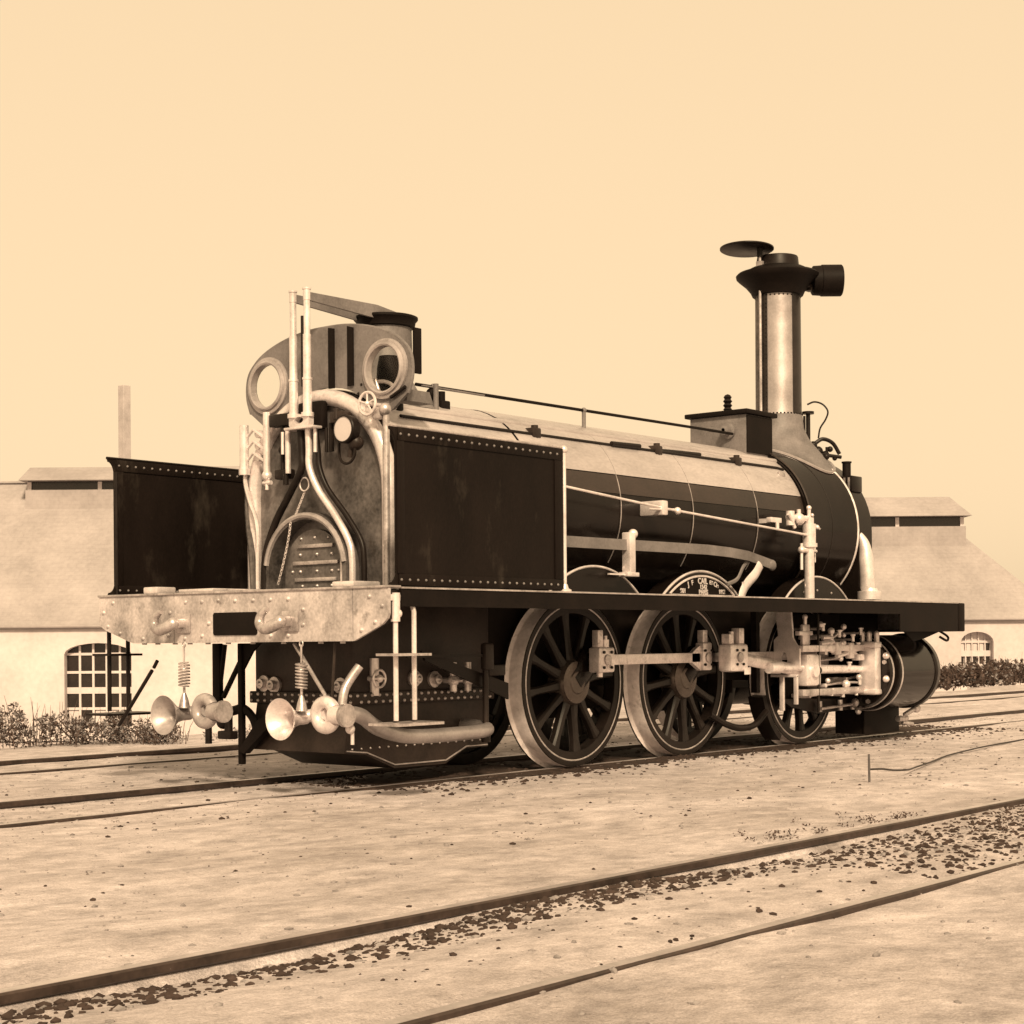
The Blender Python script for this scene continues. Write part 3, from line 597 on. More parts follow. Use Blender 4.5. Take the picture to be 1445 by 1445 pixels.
for i in range(4):
    P(shellarc(cuts[i]+.003, cuts[i+1]-.003, RB+.010, 21.5, 158), 'lagging_sheen', 'lagging_pale', barrel)  # pale upper shell: reflected sky put into the colour
    P(shellarc(cuts[i]+.003, cuts[i+1]-.003, RB+.006, 9, 21), 'lagging_fade', 'lagging_mid', barrel)  # mid tone: fading edge of that reflection, put into the colour
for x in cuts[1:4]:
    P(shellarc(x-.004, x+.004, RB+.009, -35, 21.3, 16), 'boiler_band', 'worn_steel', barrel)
P(shellarc(.93, 2.33, .750, 21.5, 158), 'lagging_sheen', 'lagging_pale', shell)  # same painted sky sheen carried over the firebox
# handrail and pipes along the barrel
b = MB(); b.tube([(1.55, -.27, 2.885), (5.35, -.27, 2.905), (5.9, -.27, 2.905)], .013, 8)
hr = P(b, 'handrail', 'black_dull')
for x in (1.74, 3.60):
    b = MB(); zt = 2.886+(x-1.55)*.005; b.cyl((x, -.27, 2.72), (x, -.27, zt), .017); b.ball((x, -.27, zt), .024); P(b, 'handrail_post', 'plate_tan', hr)
b = MB(); b.cyl((1.66, -.37, 2.66), (1.66, -.37, 2.89), .02); b.box(1.60, 2.3, -.30, -.27, 2.875, 2.885); P(b, 'handrail_post', 'plate_tan', hr)
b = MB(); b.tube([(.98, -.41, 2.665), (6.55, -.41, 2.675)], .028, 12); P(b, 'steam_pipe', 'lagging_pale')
b = MB(); b.tube([(.96, -.44, 2.63), (6.5, -.44, 2.64)], .016, 8); P(b, 'pipe_shade_rod', 'black_dull')  # dark rod put in as the shade beneath the steam pipe
b = MB(); b.tube([(1.1, -.535, 2.585), (6.25, -.535, 2.595), (6.35, -.545, 2.585)], .013, 8); P(b, 'blower_rod', 'dark_iron')
for x in (2.62, 4.28, 5.55):
    b = MB(); b.box(x-.05, x+.05, -.56, -.42, 2.56, 2.64, .012); b.cyl((x, -.53, 2.54), (x, -.53, 2.66), .028); P(b, 'rod_bracket', 'grimy_iron')
b = MB(); b.tube(spline([(4.28, -.5, 2.60), (4.6, -.5, 2.61), (5.0, -.49, 2.62)], 4), .022, 8); b.tube([(3.6, -.55, 2.6), (4.0, -.55, 2.61)], .02, 8); P(b, 'rod_coupling', 'dark_iron')
b = MB(); b.box(6.2, 6.30, -.60, -.52, 2.50, 2.55, .01); b.tube([(6.2, -.58, 2.55), (6.25, -.60, 2.46), (6.32, -.59, 2.47)], .01, 6); P(b, 'rod_eye', 'worn_steel')

# box ahead of the chimney
b = MB(); b.box(6.02, 6.50, -.34, .28, 2.72, 3.10, .008); tb = P(b, 'regulator_box', 'plate_tan')
b = MB(); b.box(5.98, 6.54, -.38, .32, 3.101, 3.145, .01); P(b, 'box_lid', 'black_dull', tb)
b = MB(); b.box(6.03, 6.48, -.352, -.342, 2.74, 3.09); P(b, 'box_side', 'black_dull', tb)
b = MB(); b.lathe((6.02, -.16, 2.95), (-1, 0, 0), [(0, .075), (.03, .075), (.04, .05), (.10, .045), (.11, .02)], 18); b.cyl((5.85, -.16, 2.94), (5.6, -.2, 2.925), .022); P(b, 'gland', 'plate_tan', tb)
b = MB(); b.lathe((6.25, .0, 3.14), (0, 0, 1), [(0, .035), (.04, .03), (.05, .045), (.07, .03), (.09, .045), (.11, .03), (.13, .045), (.15, .03), (.17, .04), (.19, .025), (.2, .0005)], 14); P(b, 'whistle', 'dark_iron', tb)

# smokebox
RS = .785
b = MB(); b.lathe((0, 0, ZC), (1, 0, 0), [(6.42, RB), (6.42, RS-.01), (6.45, RS), (7.32, RS), (7.34, RS+.012), (7.37, RS+.012), (7.39, RS-.03), (7.42, .0005)], 72); sb = P(b, 'smokebox', 'gloss_black')
b = MB(); b.prism([(-RS-.02, 1.335), (RS+.02, 1.335), (RS+.02, 1.42), (RS-.015, 1.50)]+arc(0, ZC, RS-.015, 0, 180, 30)+[(-RS+.015, 1.50), (-RS-.02, 1.42)], 'YZ', 7.40, 7.68); P(b, 'smokebox_front', 'black_paint', sb)
b = MB(); b.lathe((0, 0, ZC), (1, 0, 0), [(7.682, .70), (7.72, .68), (7.77, .5), (7.80, .2), (7.81, .0005)], 48); P(b, 'smokebox_door', 'black_paint', sb)
b = MB(); b.lathe((0, 0, ZC), (1, 0, 0), [(6.425, RS+.004), (6.43, RS+.012), (6.445, RS+.012), (6.45, RS+.004)], 72); P(b, 'smokebox_ring', 'grimy_iron', sb)
b = MB(); b.lathe((0, 0, ZC), (1, 0, 0), [(7.335, RS+.01), (7.34, RS+.02), (7.352, RS+.02), (7.356, RS+.01)], 72); P(b, 'smokebox_ring', 'steel', sb)
b = MB(); b.lathe((0, 0, ZC), (1, 0, 0), [(6.85, RS), (6.853, RS+.006), (6.861, RS+.006), (6.864, RS)], 72); P(b, 'smokebox_seam', 'dark_iron', sb)
b = MB(); b.box(6.5, 7.7, -.60, .60, 1.325, 1.60, .02); P(b, 'smokebox_saddle', 'black_dull', sb)
b = MB(); b.tube(spline([(7.46, -.71, 2.05), (7.47, -.79, 1.92), (7.48, -.81, 1.74), (7.48, -.82, 1.58), (7.48, -.82, 1.46)], 6), [.03+.045*min(1, i/11) for i in range(25)], 14); stp = P(b, 'exhaust_pipe', 'pale_metal')
b = MB(); b.lathe((7.48, -.84, 1.37), (0, 0, 1), [(0, .12), (.08, .12), (.085, .085), (.11, .078)], 20); P(b, 'pipe_flange', 'pale_metal', stp)
# lamp on the smokebox shoulder
b = MB(); b.box(7.44, 7.66, -.68, -.44, 2.44, 2.60, .012); lamp = P(b, 'lamp', 'black_paint')
b = MB(); b.cyl((7.55, -.565, 2.60), (7.55, -.565, 2.735), .042); b.cyl((7.55, -.565, 2.735), (7.55, -.565, 2.75), .05); P(b, 'lamp_chimney', 'black_dull', lamp)
b = MB()
for i in range(5): b.box(7.432, 7.4395, -.66+.05*i, -.64+.05*i, 2.46, 2.58)
P(b, 'lamp_grille', 'worn_steel', lamp)
# blower valve cluster
b = MB()
for c, r in [((7.40, -.33, 2.86), .05), ((7.45, -.38, 2.82), .045), ((7.48, -.42, 2.88), .03), ((7.40, -.42, 2.80), .035), ((7.36, -.30, 2.92), .04), ((7.52, -.45, 2.79), .025)]: b.ball(c, r)
b.cyl((7.3, -.28, 2.84), (7.56, -.50, 2.80), .018); b.cyl((7.45, -.40, 2.80), (7.45, -.40, 2.90), .014); P(b, 'blower_valve', 'dark_iron')
b = MB(); b.cyl((7.40, -.22, 2.9), (7.40, -.22, 3.24), .022); b.cyl((7.40, -.22, 3.24), (7.40, -.22, 3.265), .06); b.cyl((7.36, -.20, 2.9), (7.36, -.20, 3.22), .012); P(b, 'blower_stem', 'dark_iron')
b = MB(); b.tube(spline([(7.42, -.20, 3.34), (7.46, -.26, 3.365), (7.52, -.32, 3.34), (7.55, -.36, 3.27), (7.54, -.34, 3.19), (7.50, -.30, 3.10), (7.48, -.29, 3.0)], 6), .009, 6); P(b, 'blower_pipe', 'dark_iron')
b = MB(); b.tube(spline([(7.44, -.28, 2.95), (7.50, -.33, 2.99), (7.57, -.40, 2.95), (7.62, -.45, 2.84)], 6), .02, 8); P(b, 'blower_pipe', 'dark_iron')

# chimney
CH = (7.2, 0, 0)
b = MB(); b.lathe(CH, (0, 0, 1), [(3.20, .232), (3.24, .226), (4.46, .222)], 48); ch = P(b, 'chimney', 'stack_metal')
b = MB(); b.lathe(CH, (0, 0, 1), [(3.205, .236), (3.24, .229), (4.43, .2255)], 12, R_(-111), R_(-42)); P(b, 'chimney_strip', 'stack_dark', ch)  # dark edge of the stack's reflection, painted as a strip
b = MB(); b.lathe(CH, (0, 0, 1), [(3.205, .237), (3.24, .230), (4.43, .2265)], 6, R_(165), R_(183)); P(b, 'seam_strip', 'stack_dark', ch)
b = MB(); b.lathe(CH, (0, 0, 1), [(3.205, .235), (3.24, .228), (4.43, .2245)], 12, R_(108), R_(164.5)); P(b, 'chimney_strip', 'rusty_strip', ch)
b = MB()   # flared base following the smokebox
seg = 48; rings = [(0, .235), (.25, .25), (.5, .30), (.75, .40), (1, .56)]
vs = []
for t, r in rings:
    for k in range(seg):
        a = 2*math.pi*k/seg; x = CH[0]+r*math.cos(a)*(.86 if t == 1 else 1); y = r*math.sin(a)
        zs = ZC+math.sqrt((RS+.012)**2-min(y*y, .5)); z = 3.22*(1-t)+zs*t if t < 1 else zs
        z = 3.22-(3.22-zs)*t**.8
        vs.append((x, y, z))
fs = [(i*seg+k, i*seg+(k+1) % seg, (i+1)*seg+(k+1) % seg, (i+1)*seg+k) for i in range(len(rings)-1) for k in range(seg)]
b.add(vs, fs); base = P(b, 'chimney_base', 'plate_tan', ch)
b = MB(); b.tube([vs[(len(rings)-1)*seg+k] for k in range(seg)], .016, 6, closed=True); P(b, 'base_bead', 'stack_metal', ch)
b = MB()
for k in range(40):
    a = 2*math.pi*k/40; b.rivet((CH[0]+.233*math.cos(a), .233*math.sin(a), 3.225), (math.cos(a), math.sin(a), 0), .010, .8)
for k in range(32):
    a = 2*math.pi*k/32; b.rivet((CH[0]+.222*math.cos(a), .222*math.sin(a), 4.40), (math.cos(a), math.sin(a), 0), .010, .8)
for k in range(28):
    for da in (-.10, .10):
        a = R_(174)+da; b.rivet((CH[0]+.226*math.cos(a), .226*math.sin(a), 3.27+.042*k), (math.cos(a), math.sin(a), 0), .009, .8)
P(b, 'rivets', 'dark_iron', ch, kind='stuff')
b = MB(); b.lathe(CH, (0, 0, 1), [(4.415, .222), (4.42, .252), (4.46, .27), (4.52, .32), (4.575, .385), (4.60, .41), (4.625, .415), (4.645, .395), (4.665, .33), (4.70, .26), (4.70, .19), (4.5, .19)], 56); P(b, 'chimney_cap', 'black_dull', ch)
b = MB(); b.lathe(CH, (0, 0, 1), [(4.698, .215), (4.80, .205), (4.81, .20), (4.81, .18), (4.70, .18)], 40); P(b, 'chimney_lip', 'dark_iron', ch)
b = MB(); b.cyl((6.955, .055, 3.22), (6.955, .055, 4.84), .014); b.box(6.93, 6.98, .02, .09, 4.62, 4.74, .008); P(b, 'lid_rod', 'worn_steel', ch)
b = MB(); b.lathe((6.93, .19, 4.875), (.06, .02, 1), [(-.012, .0005), (-.012, .255), (-.004, .268), (.008, .268), (.014, .25), (.018, .0005)], 40); b.cyl((6.955, .055, 4.78), (6.955, .055, 4.87), .03); P(b, 'chimney_lid', 'dark_iron', ch)
b = MB(); b.lathe((7.51, -.37, 4.575), (.637, -.771, 0), [(-.14, .0005), (-.14, .13), (-.13, .145), (-.05, .15), (-.045, .157), (.15, .157), (.16, .147), (.16, .0005)], 32); dr = P(b, 'spark_drum', 'black_dull', ch)
b = MB(); b.box(7.36, 7.46, -.30, -.20, 4.47, 4.66, .012); b.cyl((7.30, -.25, 4.52), (7.50, -.33, 4.52), .025); b.cyl((7.30, -.25, 4.60), (7.50, -.33, 4.60), .02); P(b, 'drum_bracket', 'grimy_iron', ch)

# side sheets (cab sides)
def side_sheet(y, s):
    z0, z1 = 1.346, 2.345; x1 = 1.82
    poly = [(.055, z1), (x1, z1), (x1, z0), (.05, z0), (.06, z0+.02)]+[(.06+.055*math.sin(R_(90*i/6)), z0+.02+.075*(1-math.cos(R_(90*i/6)))) for i in range(1, 7)]
    poly += [(.115, z1-.12)]+[(.06+.055*math.cos(R_(90*i/6)), z1-.12+.10*math.sin(R_(90*i/6))) for i in range(1, 7)]
    b = MB(); b.prism(poly, 'XZ', y-.006, y+.006); o = P(b, 'side_sheet', 'sheet_paint', smooth=25)
    for t in (-1, 1):
        yy = y+t*.0105
        for (xa, xb, za, zb) in [(.13, x1-.002, z1-.085, z1-.002), (.13, x1-.002, z0+.002, z0+.075), (.118, .185, z0+.077, z1-.087), (x1-.095, x1-.002, z0+.077, z1-.087)]:
            q = MB(); q.box(xa, xb, yy-.004, yy+.004, za, zb, .0015); P(q, 'border_strip', 'sheet_paint', o)
    q = MB()
    for t in (-1, 1):
        for i in range(22):
            x = .15+(x1-.22)*i/21
            for z in (z1-.045, z0+.038): q.rivet((x, y+t*.0145, z), (0, t, 0), .0105, .9)
    P(q, 'rivets', 'plate_tan', o, kind='stuff')
    q = MB(); q.tube([(.05, y, z1+.006), (x1+.02, y, z1+.006)], .011, 8); P(q, 'top_bead', 'black_paint' if s > 0 else 'worn_steel', o)
    return o
sn = side_sheet(-1.41, -1); side_sheet(1.42, 1)
for s in (-1, 1):
    b = MB(); b.cyl((1.845, s*1.41, 1.33), (1.845, s*1.41, 2.34), .016); b.lathe((1.845, s*1.41, 1.33), (0, 0, 1), [(0, .05), (.02, .05), (.03, .03), (.06, .02)], 14); b.ball((1.845, s*1.41, 2.34), .03); P(b, 'grab_rail', 'pale_metal')
b = MB(); b.cyl((.12, 1.40, 1.335), (.12, 1.40, 2.25), .012); P(b, 'grab_rail', 'dark_iron')
b = MB(); b.box(.13, .6, .35, .72, 1.35, 1.375, .006); b.box(.12, .3, .95, 1.1, 1.347, 1.40, .01); b.box(.15, .4, -1.0, -.8, 1.347, 1.39, .01); P(b, 'floor_fitting', 'pale_metal')

# splashers
NP = None
for s in (-1, 1):
    for X in (2.98, 4.49, 6.46):
        top = [p for p in arc(X, .665, .90, 48.5, 131.5, 24)]
        b = MB(); b.prism([(top[-1][0], 1.329), (top[0][0], 1.329)]+top, 'XZ', min(s*.835, s*.66), max(s*.835, s*.66)); o = P(b, 'splasher', 'black_paint')
        b = MB(); b.tube([(x, s*.835, z) for x, z in arc(X, .665, .903, 48, 132, 28)], .011, 8); P(b, 'splasher_rim', 'pale_metal', o)
        if s < 0 and X == 4.49: NP = o
        if s < 0 and X == 6.46:
            b = MB()
            for dx, dz in ((-.25, 1.42), (0, 1.44), (.27, 1.42)): b.rivet((X+dx, -.836, dz), (0, -1, 0), .014)
            P(b, 'bolt', 'worn_steel', o)
# maker's plate on the middle splasher
b = MB(); b.prism([(4.49-.50, 1.362), (4.49+.50, 1.362)]+arc(4.49, .665, .858, 54.5, 125.5, 20), 'XZ', -.843, -.8365); npl = P(b, 'maker_plate', 'black_dull', NP)
pth = [(4.49-.49, -.845, 1.362), (4.49+.49, -.845, 1.362)]+[(x, -.845, z) for x, z in arc(4.49, .665, .862, 55, 125, 22)]
b = MB(); b.tube(pth, .010, 6, closed=True); P(b, 'plate_border', 'pale_metal', NP)
def text(s, size, x, z, y, parent, rot=0.):
    cu = bpy.data.curves.new('lettering', 'FONT'); cu.body = s; cu.size = size; cu.align_x = 'CENTER'; cu.align_y = 'CENTER'; cu.extrude = .002; cu.offset = .0015
    t = bpy.data.objects.new('lettering_src', cu); COL.objects.link(t)
    me = bpy.data.meshes.new_from_object(t.evaluated_get(bpy.context.evaluated_depsgraph_get()))
    bpy.data.objects.remove(t); bpy.data.curves.remove(cu)
    me.transform(Matrix.Translation((x, y, z)) @ Matrix.Rotation(rot, 4, 'Y') @ Matrix.Rotation(R_(90), 4, 'X'))
    me.name = 'lettering'; me.materials.clear(); me.materials.append(MATS['dial_white'])
    o = bpy.data.objects.new('lettering', me); COL.objects.link(o); o.parent = parent; o.location = -WO[parent]; WO[o] = Vector((0, 0, 0))
    return o
for s, a, sz in (('J', -15.5, .058), ('F', -11.2, .058), ('CAIL', 0, .070), ('ET', 9.2, .046), ('Cie', 14.8, .058)):
    ra = R_(a); text(s, sz, 4.49+.818*math.sin(ra), .665+.818*math.cos(ra), -.846, NP, ra)
text('1542', .056, 4.50, 1.433, -.846, NP); text('PARIS', .056, 4.50, 1.390, -.846, NP)
text('901', .056, 4.49-.30, 1.397, -.846, NP); text('1862', .052, 4.49+.30, 1.397, -.846, NP)

# reversing gear on the boiler side
b = MB(); q = [(1.86, 1.735), (4.4, 1.745), (4.75, 1.735), (5.05, 1.715), (5.3, 1.675), (5.45, 1.65)]
b.prism([(x, z+.042) for x, z in q]+[(x, z-.042) for x, z in reversed(q)], 'XZ', -.955, -.935); b.ball((5.46, -.945, 1.645), .05, 1.2, .6, 1); P(b, 'reach_rod', 'plate_tan')
b = MB(); b.box(3.24, 3.32, -.985, -.905, 1.50, 1.84, .008); b.ball((3.33, -.95, 1.83), .04); b.box(3.2, 3.36, -.99, -.90, 1.49, 1.525, .006); b.box(3.0, 3.24, -.96, -.94, 1.50, 1.512); b.box(3.25, 3.3, -.905, -.74, 1.72, 1.78); P(b, 'rod_guide', 'pale_metal')
b = MB(); b.tube(spline([(5.22, -.97, 1.64), (5.14, -.97, 1.56), (5.00, -.97, 1.47), (4.93, -.97, 1.40), (4.90, -.97, 1.335)], 6), .05, 8, flat=(1, .35)); b.box(4.93, 5.04, -.98, -.96, 1.46, 1.485); P(b, 'reverse_link', 'pale_metal')
b = MB(); b.tube(spline([(5.12, -.92, 1.68), (5.02, -.92, 1.62), (4.92, -.92, 1.51), (4.76, -.92, 1.46)], 6), .02, 6, flat=(1, .5)); P(b, 'reverse_link', 'plate_tan')
b = MB(); b.tube([(1.86, -.95, 2.19), (3.80, -.95, 2.055), (6.08, -.95, 1.94)], .011, 8); P(b, 'regulator_rod', 'pale_metal')
b = MB(); b.box(3.72, 3.80, -.97, -.74, 2.0, 2.12, .012); b.cyl((3.55, -.95, 2.04), (3.95, -.95, 2.055), .01); b.ball((3.96, -.95, 2.045), .032); P(b, 'rod_guide', 'pale_metal')
b = MB(); b.box(5.48, 5.66, -.93, -.88, 2.03, 2.075, .004); b.cyl((5.58, -.93, 1.97), (5.58, -.93, 2.03), .018); b.box(5.55, 5.6, -.92, -.76, 2.03, 2.07); P(b, 'oil_box', 'pale_metal')
# feed clack column
b = MB(); b.cyl((6.13, -.94, 1.335), (6.13, -.94, 1.86), .046); b.cyl((6.13, -.94, 1.86), (6.13, -.94, 2.04), .062); b.cyl((6.13, -.94, 1.83), (6.13, -.94, 1.865), .075); b.cyl((6.13, -.94, 2.04), (6.13, -.94, 2.10), .045); b.cyl((6.13, -.94, 2.10), (6.13, -.94, 2.19), .018); b.ball((6.13, -.94, 2.19), .025); clk = P(b, 'clack_column', 'pale_metal')
b = MB(); b.cyl((6.13, -.94, 2.09), (5.82, -.90, 2.09), .028); b.cyl((5.86, -.90, 2.02), (5.86, -.90, 2.15), .04); b.ball((5.98, -.92, 2.08), .058); b.cyl((5.98, -.92, 2.08), (5.98, -.92, 2.17), .02); b.cyl((5.80, -.92, 2.12), (5.90, -.92, 2.0), .02); P(b, 'clack_valve', 'pale_metal', clk)
b = MB(); b.cyl((6.0, -.94, 1.80), (6.13, -.94, 1.80), .024); b.cyl((5.99, -.94, 1.62), (5.99, -.94, 1.86), .014); b.ball((5.99, -.94, 1.8), .035); P(b, 'drain_tap', 'pale_metal', clk)
b = MB(); b.cyl((6.24, -.90, 2.03), (6.50, -.84, 2.02), .012); b.ball((6.33, -.88, 2.03), .03); b.ball((6.42, -.86, 2.03), .024); b.cyl((6.36, -.87, 1.70), (6.36, -.87, 2.03), .008); b.cyl((6.2, -.92, 1.90), (6.3, -.9, 1.90), .014); b.cyl((6.2, -.92, 1.80), (6.32, -.9, 1.80), .018); b.ball((6.24, -.91, 2.13), .02); P(b, 'test_cock', 'pale_metal', clk)

# wheels
def make_wheel():
    b = MB(); b.lathe((0, 0, 0), (0, 1, 0), [(-.055, .545), (-.06, .602), (.05, .602), (.04, .545), (-.055, .545)], 64); w = P(b, 'wheel', 'dark_iron', origin=(0, 0, 0))
    b = MB(); b.lathe((0, 0, 0), (0, 1, 0), [(-.062, .598), (-.066, .61), (-.066, .655), (-.060, .659), (.062, .661), (.072, .67), (.080, .693), (.092, .693), (.095, .68), (.092, .60), (-.062, .598)], 72); P(b, 'tyre', 'dark_iron', w)
    b = MB(); b.lathe((0, 0, 0), (0, 1, 0), [(-.062, .6596), (-.057, .6612), (.060, .663), (.070, .672), (.078, .692)], 72); P(b, 'tread', 'tread_steel', w)
    b = MB(); b.lathe((0, 0, 0), (0, 1, 0), [(-.0665, .604), (-.069, .608), (-.069, .613), (-.0665, .617)], 72); P(b, 'tyre_lip', 'worn_steel', w)
    b = MB(); b.lathe((0, 0, 0), (0, 1, 0), [(-.10, .0005), (-.10, .085), (-.092, .095), (-.092, .12), (-.085, .165), (-.05, .185), (.06, .185), (.08, .14), (.08, .0005)], 32); P(b, 'hub', 'hub_gloss', w)
    b = MB(); b.prism(arc(0, 0, .17, 30, 240, 12)+[(-.02, -.17)]+arc(.0, 0, .17, 270, 390, 6), 'XZ', -.08, -.06); b.lathe((.19, 0, .175), (0, 1, 0), [(-.105, .0005), (-.105, .085), (-.095, .10), (-.02, .11)], 20)
    b.tube([(0, -.07, 0), (.19, -.07, .175)], .12, 10, flat=(1, .3)); P(b, 'crank_boss', 'black_paint', w)
    sp_ = None
    for k in range(12):
        a = 2*math.pi*k/12+.13; d = Vector((math.cos(a), 0, math.sin(a)))
        q = MB(); n_ = Vector((-d.z, 0, d.x))
        vs = []
        for t, wd, th in ((.16, .048, .05), (.30, .036, .036), (.45, .036, .034), (.55, .052, .038)):
            for c, e in ((-1, -.6), (-.6, -1), (.6, -1), (1, -.6), (1, .6), (.6, 1), (-.6, 1), (-1, .6)): vs.append(d*t+n_*(wd*c*.9)+Vector((0, th*e-.008, 0)))
        fs = [(i*8+j, i*8+(j+1) % 8, (i+1)*8+(j+1) % 8, (i+1)*8+j) for i in range(3) for j in range(8)]
        q.add(vs, fs); P(q, 'spoke', 'wheel_paint', w)
    return w
w0 = make_wheel(); AX = (2.95, 4.49, 6.47); ZW = .662
w0.location = Vector((AX[0], -.585, ZW))-WO[loco]; WO[w0] = Vector((AX[0], -.585, ZW))
for i, X in enumerate(AX):
    w = w0 if i == 0 else copy_tree(w0, loco, (X, -.585, ZW))
    if i == 1: w.rotation_euler = (0, 0, 0)
    f = copy_tree(w0, loco, (X, .585, ZW)); f.rotation_euler = (0, 0, math.pi)
for X in AX:
    b = MB(); b.cyl((X, -.56, ZW), (X, .56, ZW), .075); P(b, 'axle', 'dark_iron')
# coupling and connecting rods
PX = [x+.19 for x in AX]; PZ = ZW+.175
def rod_end(b, X, Y, tall=.10): b.box(X-.105, X+.105, Y-.055, Y+.055, PZ-.10, PZ+tall, .018)
b = MB(); b.box(PX[0]+.08, PX[1]-.12, -.795, -.755, PZ-.042, PZ+.042, .006); rod_end(b, PX[0], -.775); b.box(PX[1]-.16, PX[1]-.02, -.83, -.74, PZ-.11, PZ+.13, .018)
b.prism([(PX[1]-.28, PZ+.042), (PX[1]-.15, PZ+.11), (PX[1]-.15, PZ-.11), (PX[1]-.28, PZ-.042)], 'XZ', -.795, -.755); cr1 = P(b, 'coupling_rod', 'steel')
b = MB()
for X in (PX[0]-.06, PX[1]-.10):
    b.box(X-.035, X+.035, -.81, -.75, PZ+.10, PZ+.235, .006)
b.cyl((PX[0]+.04, -.775, PZ+.1), (PX[0]+.04, -.775, PZ+.16), .035); b.cyl((PX[0]+.05, -.775, PZ+.16), (PX[0]+.05, -.775, PZ+.19), .015); b.cyl((PX[0]-.03, -.775, PZ-.135), (PX[0]-.03, -.775, PZ-.10), .025); b.cyl((PX[0]+.05, -.845, PZ-.02), (PX[0]+.05, -.835, PZ-.02), .03); P(b, 'oil_cup', 'steel', cr1)
b = MB(); b.box(PX[1]+.14, PX[2]-.1, -.755, -.715, PZ-.04, PZ+.04, .006); rod_end(b, PX[2], -.735); P(b, 'coupling_rod', 'worn_steel')
for X, Y in ((PX[0], -.832), (PX[1]-.09, -.832), (PX[1]+.13, -1.012)):
    for dx, dz in ((-.05, .06), (.05, .06), (-.05, -.06), (.05, -.06)):
        b = MB(); b.cyl((X+dx, Y+.004, PZ+dz), (X+dx, Y-.012, PZ+dz), .012, seg=6); P(b, 'bolt', 'dark_iron', cr1)
    b = MB(); b.lathe((X, Y, PZ), (0, -1, 0), [(-.004, .045), (.012, .042), (.016, .03), (.017, .0005)], 16); P(b, 'pin_cap', 'worn_steel', cr1)
CXH = (5.98, -.96, .70)
b = MB(); yb = -.93
b.box(PX[1]-.01, PX[1]+.28, yb-.08, yb+.06, PZ-.125, PZ+.115, .03)
d0 = Vector((PX[1]+.26, yb, PZ-.01)); d1 = Vector((CXH[0]-.05, yb, CXH[2]))
b.tube([d0, d1], .052, 10, flat=(1, .5)); con = P(b, 'connecting_rod', 'steel')
b = MB(); b.box(PX[1]+.01, PX[1]+.08, yb-.05, yb+.03, PZ+.115, PZ+.20, .006); b.box(PX[1]+.17, PX[1]+.25, yb-.05, yb+.03, PZ+.115, PZ+.25, .006); b.cyl((PX[1]+.12, yb, PZ+.11), (PX[1]+.12, yb, PZ+.22), .022); b.box(PX[1]+.20, PX[1]+.30, yb-.082, yb-.078, PZ-.15, PZ-.09); P(b, 'oil_cup', 'steel', con)
# crosshead, slide bars and motion brackets
YM = -.97
b = MB(); b.cyl((5.42, YM, .735), (7.13, YM, .70), .03, seg=14); b.lathe((5.40, YM, .735), (1, 0, 0), [(-.05, .0005), (-.05, .05), (.12, .055), (.15, .03)], 18); P(b, 'valve_rod', 'steel')
for z in (.90, .50):
    b = MB(); b.box(5.85, 7.02, YM-.06, YM+.01, z-.03, z+.03, .006); P(b, 'slide_bar', 'steel' if z > .6 else 'worn_steel')
b = MB(); b.box(5.92, 6.18, YM-.06, YM+.06, .56, .85, .02); b.cyl((6.04, YM-.09, .70), (6.04, YM+.06, .70), .06); b.cyl((6.10, YM, .70), (7.14, YM, .69), .032); P(b, 'crosshead', 'steel')
hole = arc(-.86, .80, .035, 0, 340, 17, .07)
b = MB(); b.holes([(-1.02, .72), (-.755, .72), (-.755, .98), (-.80, 1.02), (-.79, 1.10), (-.78, 1.20), (-.80, 1.285), (-.93, 1.285), (-.945, 1.1), (-.95, 1.0), (-.98, .95), (-1.02, .90)], [hole], 'YZ', 5.80, 5.825); P(b, 'motion_bracket', 'pale_metal')
b = MB(); b.box(5.75, 5.78, -1.02, -.985, .40, .66, .004); b.box(5.75, 5.78, -.88, -.84, .34, .66, .004); b.box(5.745, 5.785, -1.02, -.75, .645, .67, .004); P(b, 'bar_hanger', 'pale_metal')
b = MB(); b.box(5.93, 6.06, -.985, -.95, .93, 1.12, .01); b.cyl((5.99, -.97, 1.12), (5.99, -.97, 1.18), .018); b.ball((5.99, -.97, 1.19), .026); b.box(5.86, 6.10, -.99, -.94, 1.02, 1.06, .006); P(b, 'crosshead_oiler', 'pale_metal')
b = MB()
for x, z, r in [(6.22, 1.12, .03), (6.42, 1.06, .035), (6.42, .98, .025), (6.66, 1.10, .028), (6.66, 1.02, .022), (6.66, .95, .025), (6.48, .88, .04), (6.75, .86, .045), (6.60, .80, .025), (6.35, .60, .025), (6.70, .56, .04), (6.95, .62, .028)]: b.ball((x, -1.0, z), r)
b.cyl((6.42, -1.0, .86), (6.42, -1.0, 1.08), .018); b.cyl((6.46, -1.0, 1.0), (6.66, -1.0, 1.08), .010); b.cyl((6.25, -1.0, 1.0), (6.44, -1.0, 1.0), .02); b.cyl((6.2, -1.0, .94), (6.45, -1.0, .96), .026)
P(b, 'valve_gear', 'pale_metal')
b = MB(); b.box(6.45, 6.55, -1.04, -.98, .84, .96, .01); b.box(6.72, 6.80, -1.04, -.98, .80, .95, .01); b.box(6.86, 6.98, -1.05, -.97, .78, .84, .01); b.cyl((6.5, -1.01, .82), (7.0, -1.01, .90), .02); b.cyl((6.58, -1.01, .95), (6.9, -1.01, .83), .018); P(b, 'valve_link', 'steel')
b = MB(); b.box(5.98, 7.13, -.705, -.685, .40, 1.22, .004); mp_ = P(b, 'dark_backing', 'black_dull')  # added dark sheet giving the rods a shaded backdrop
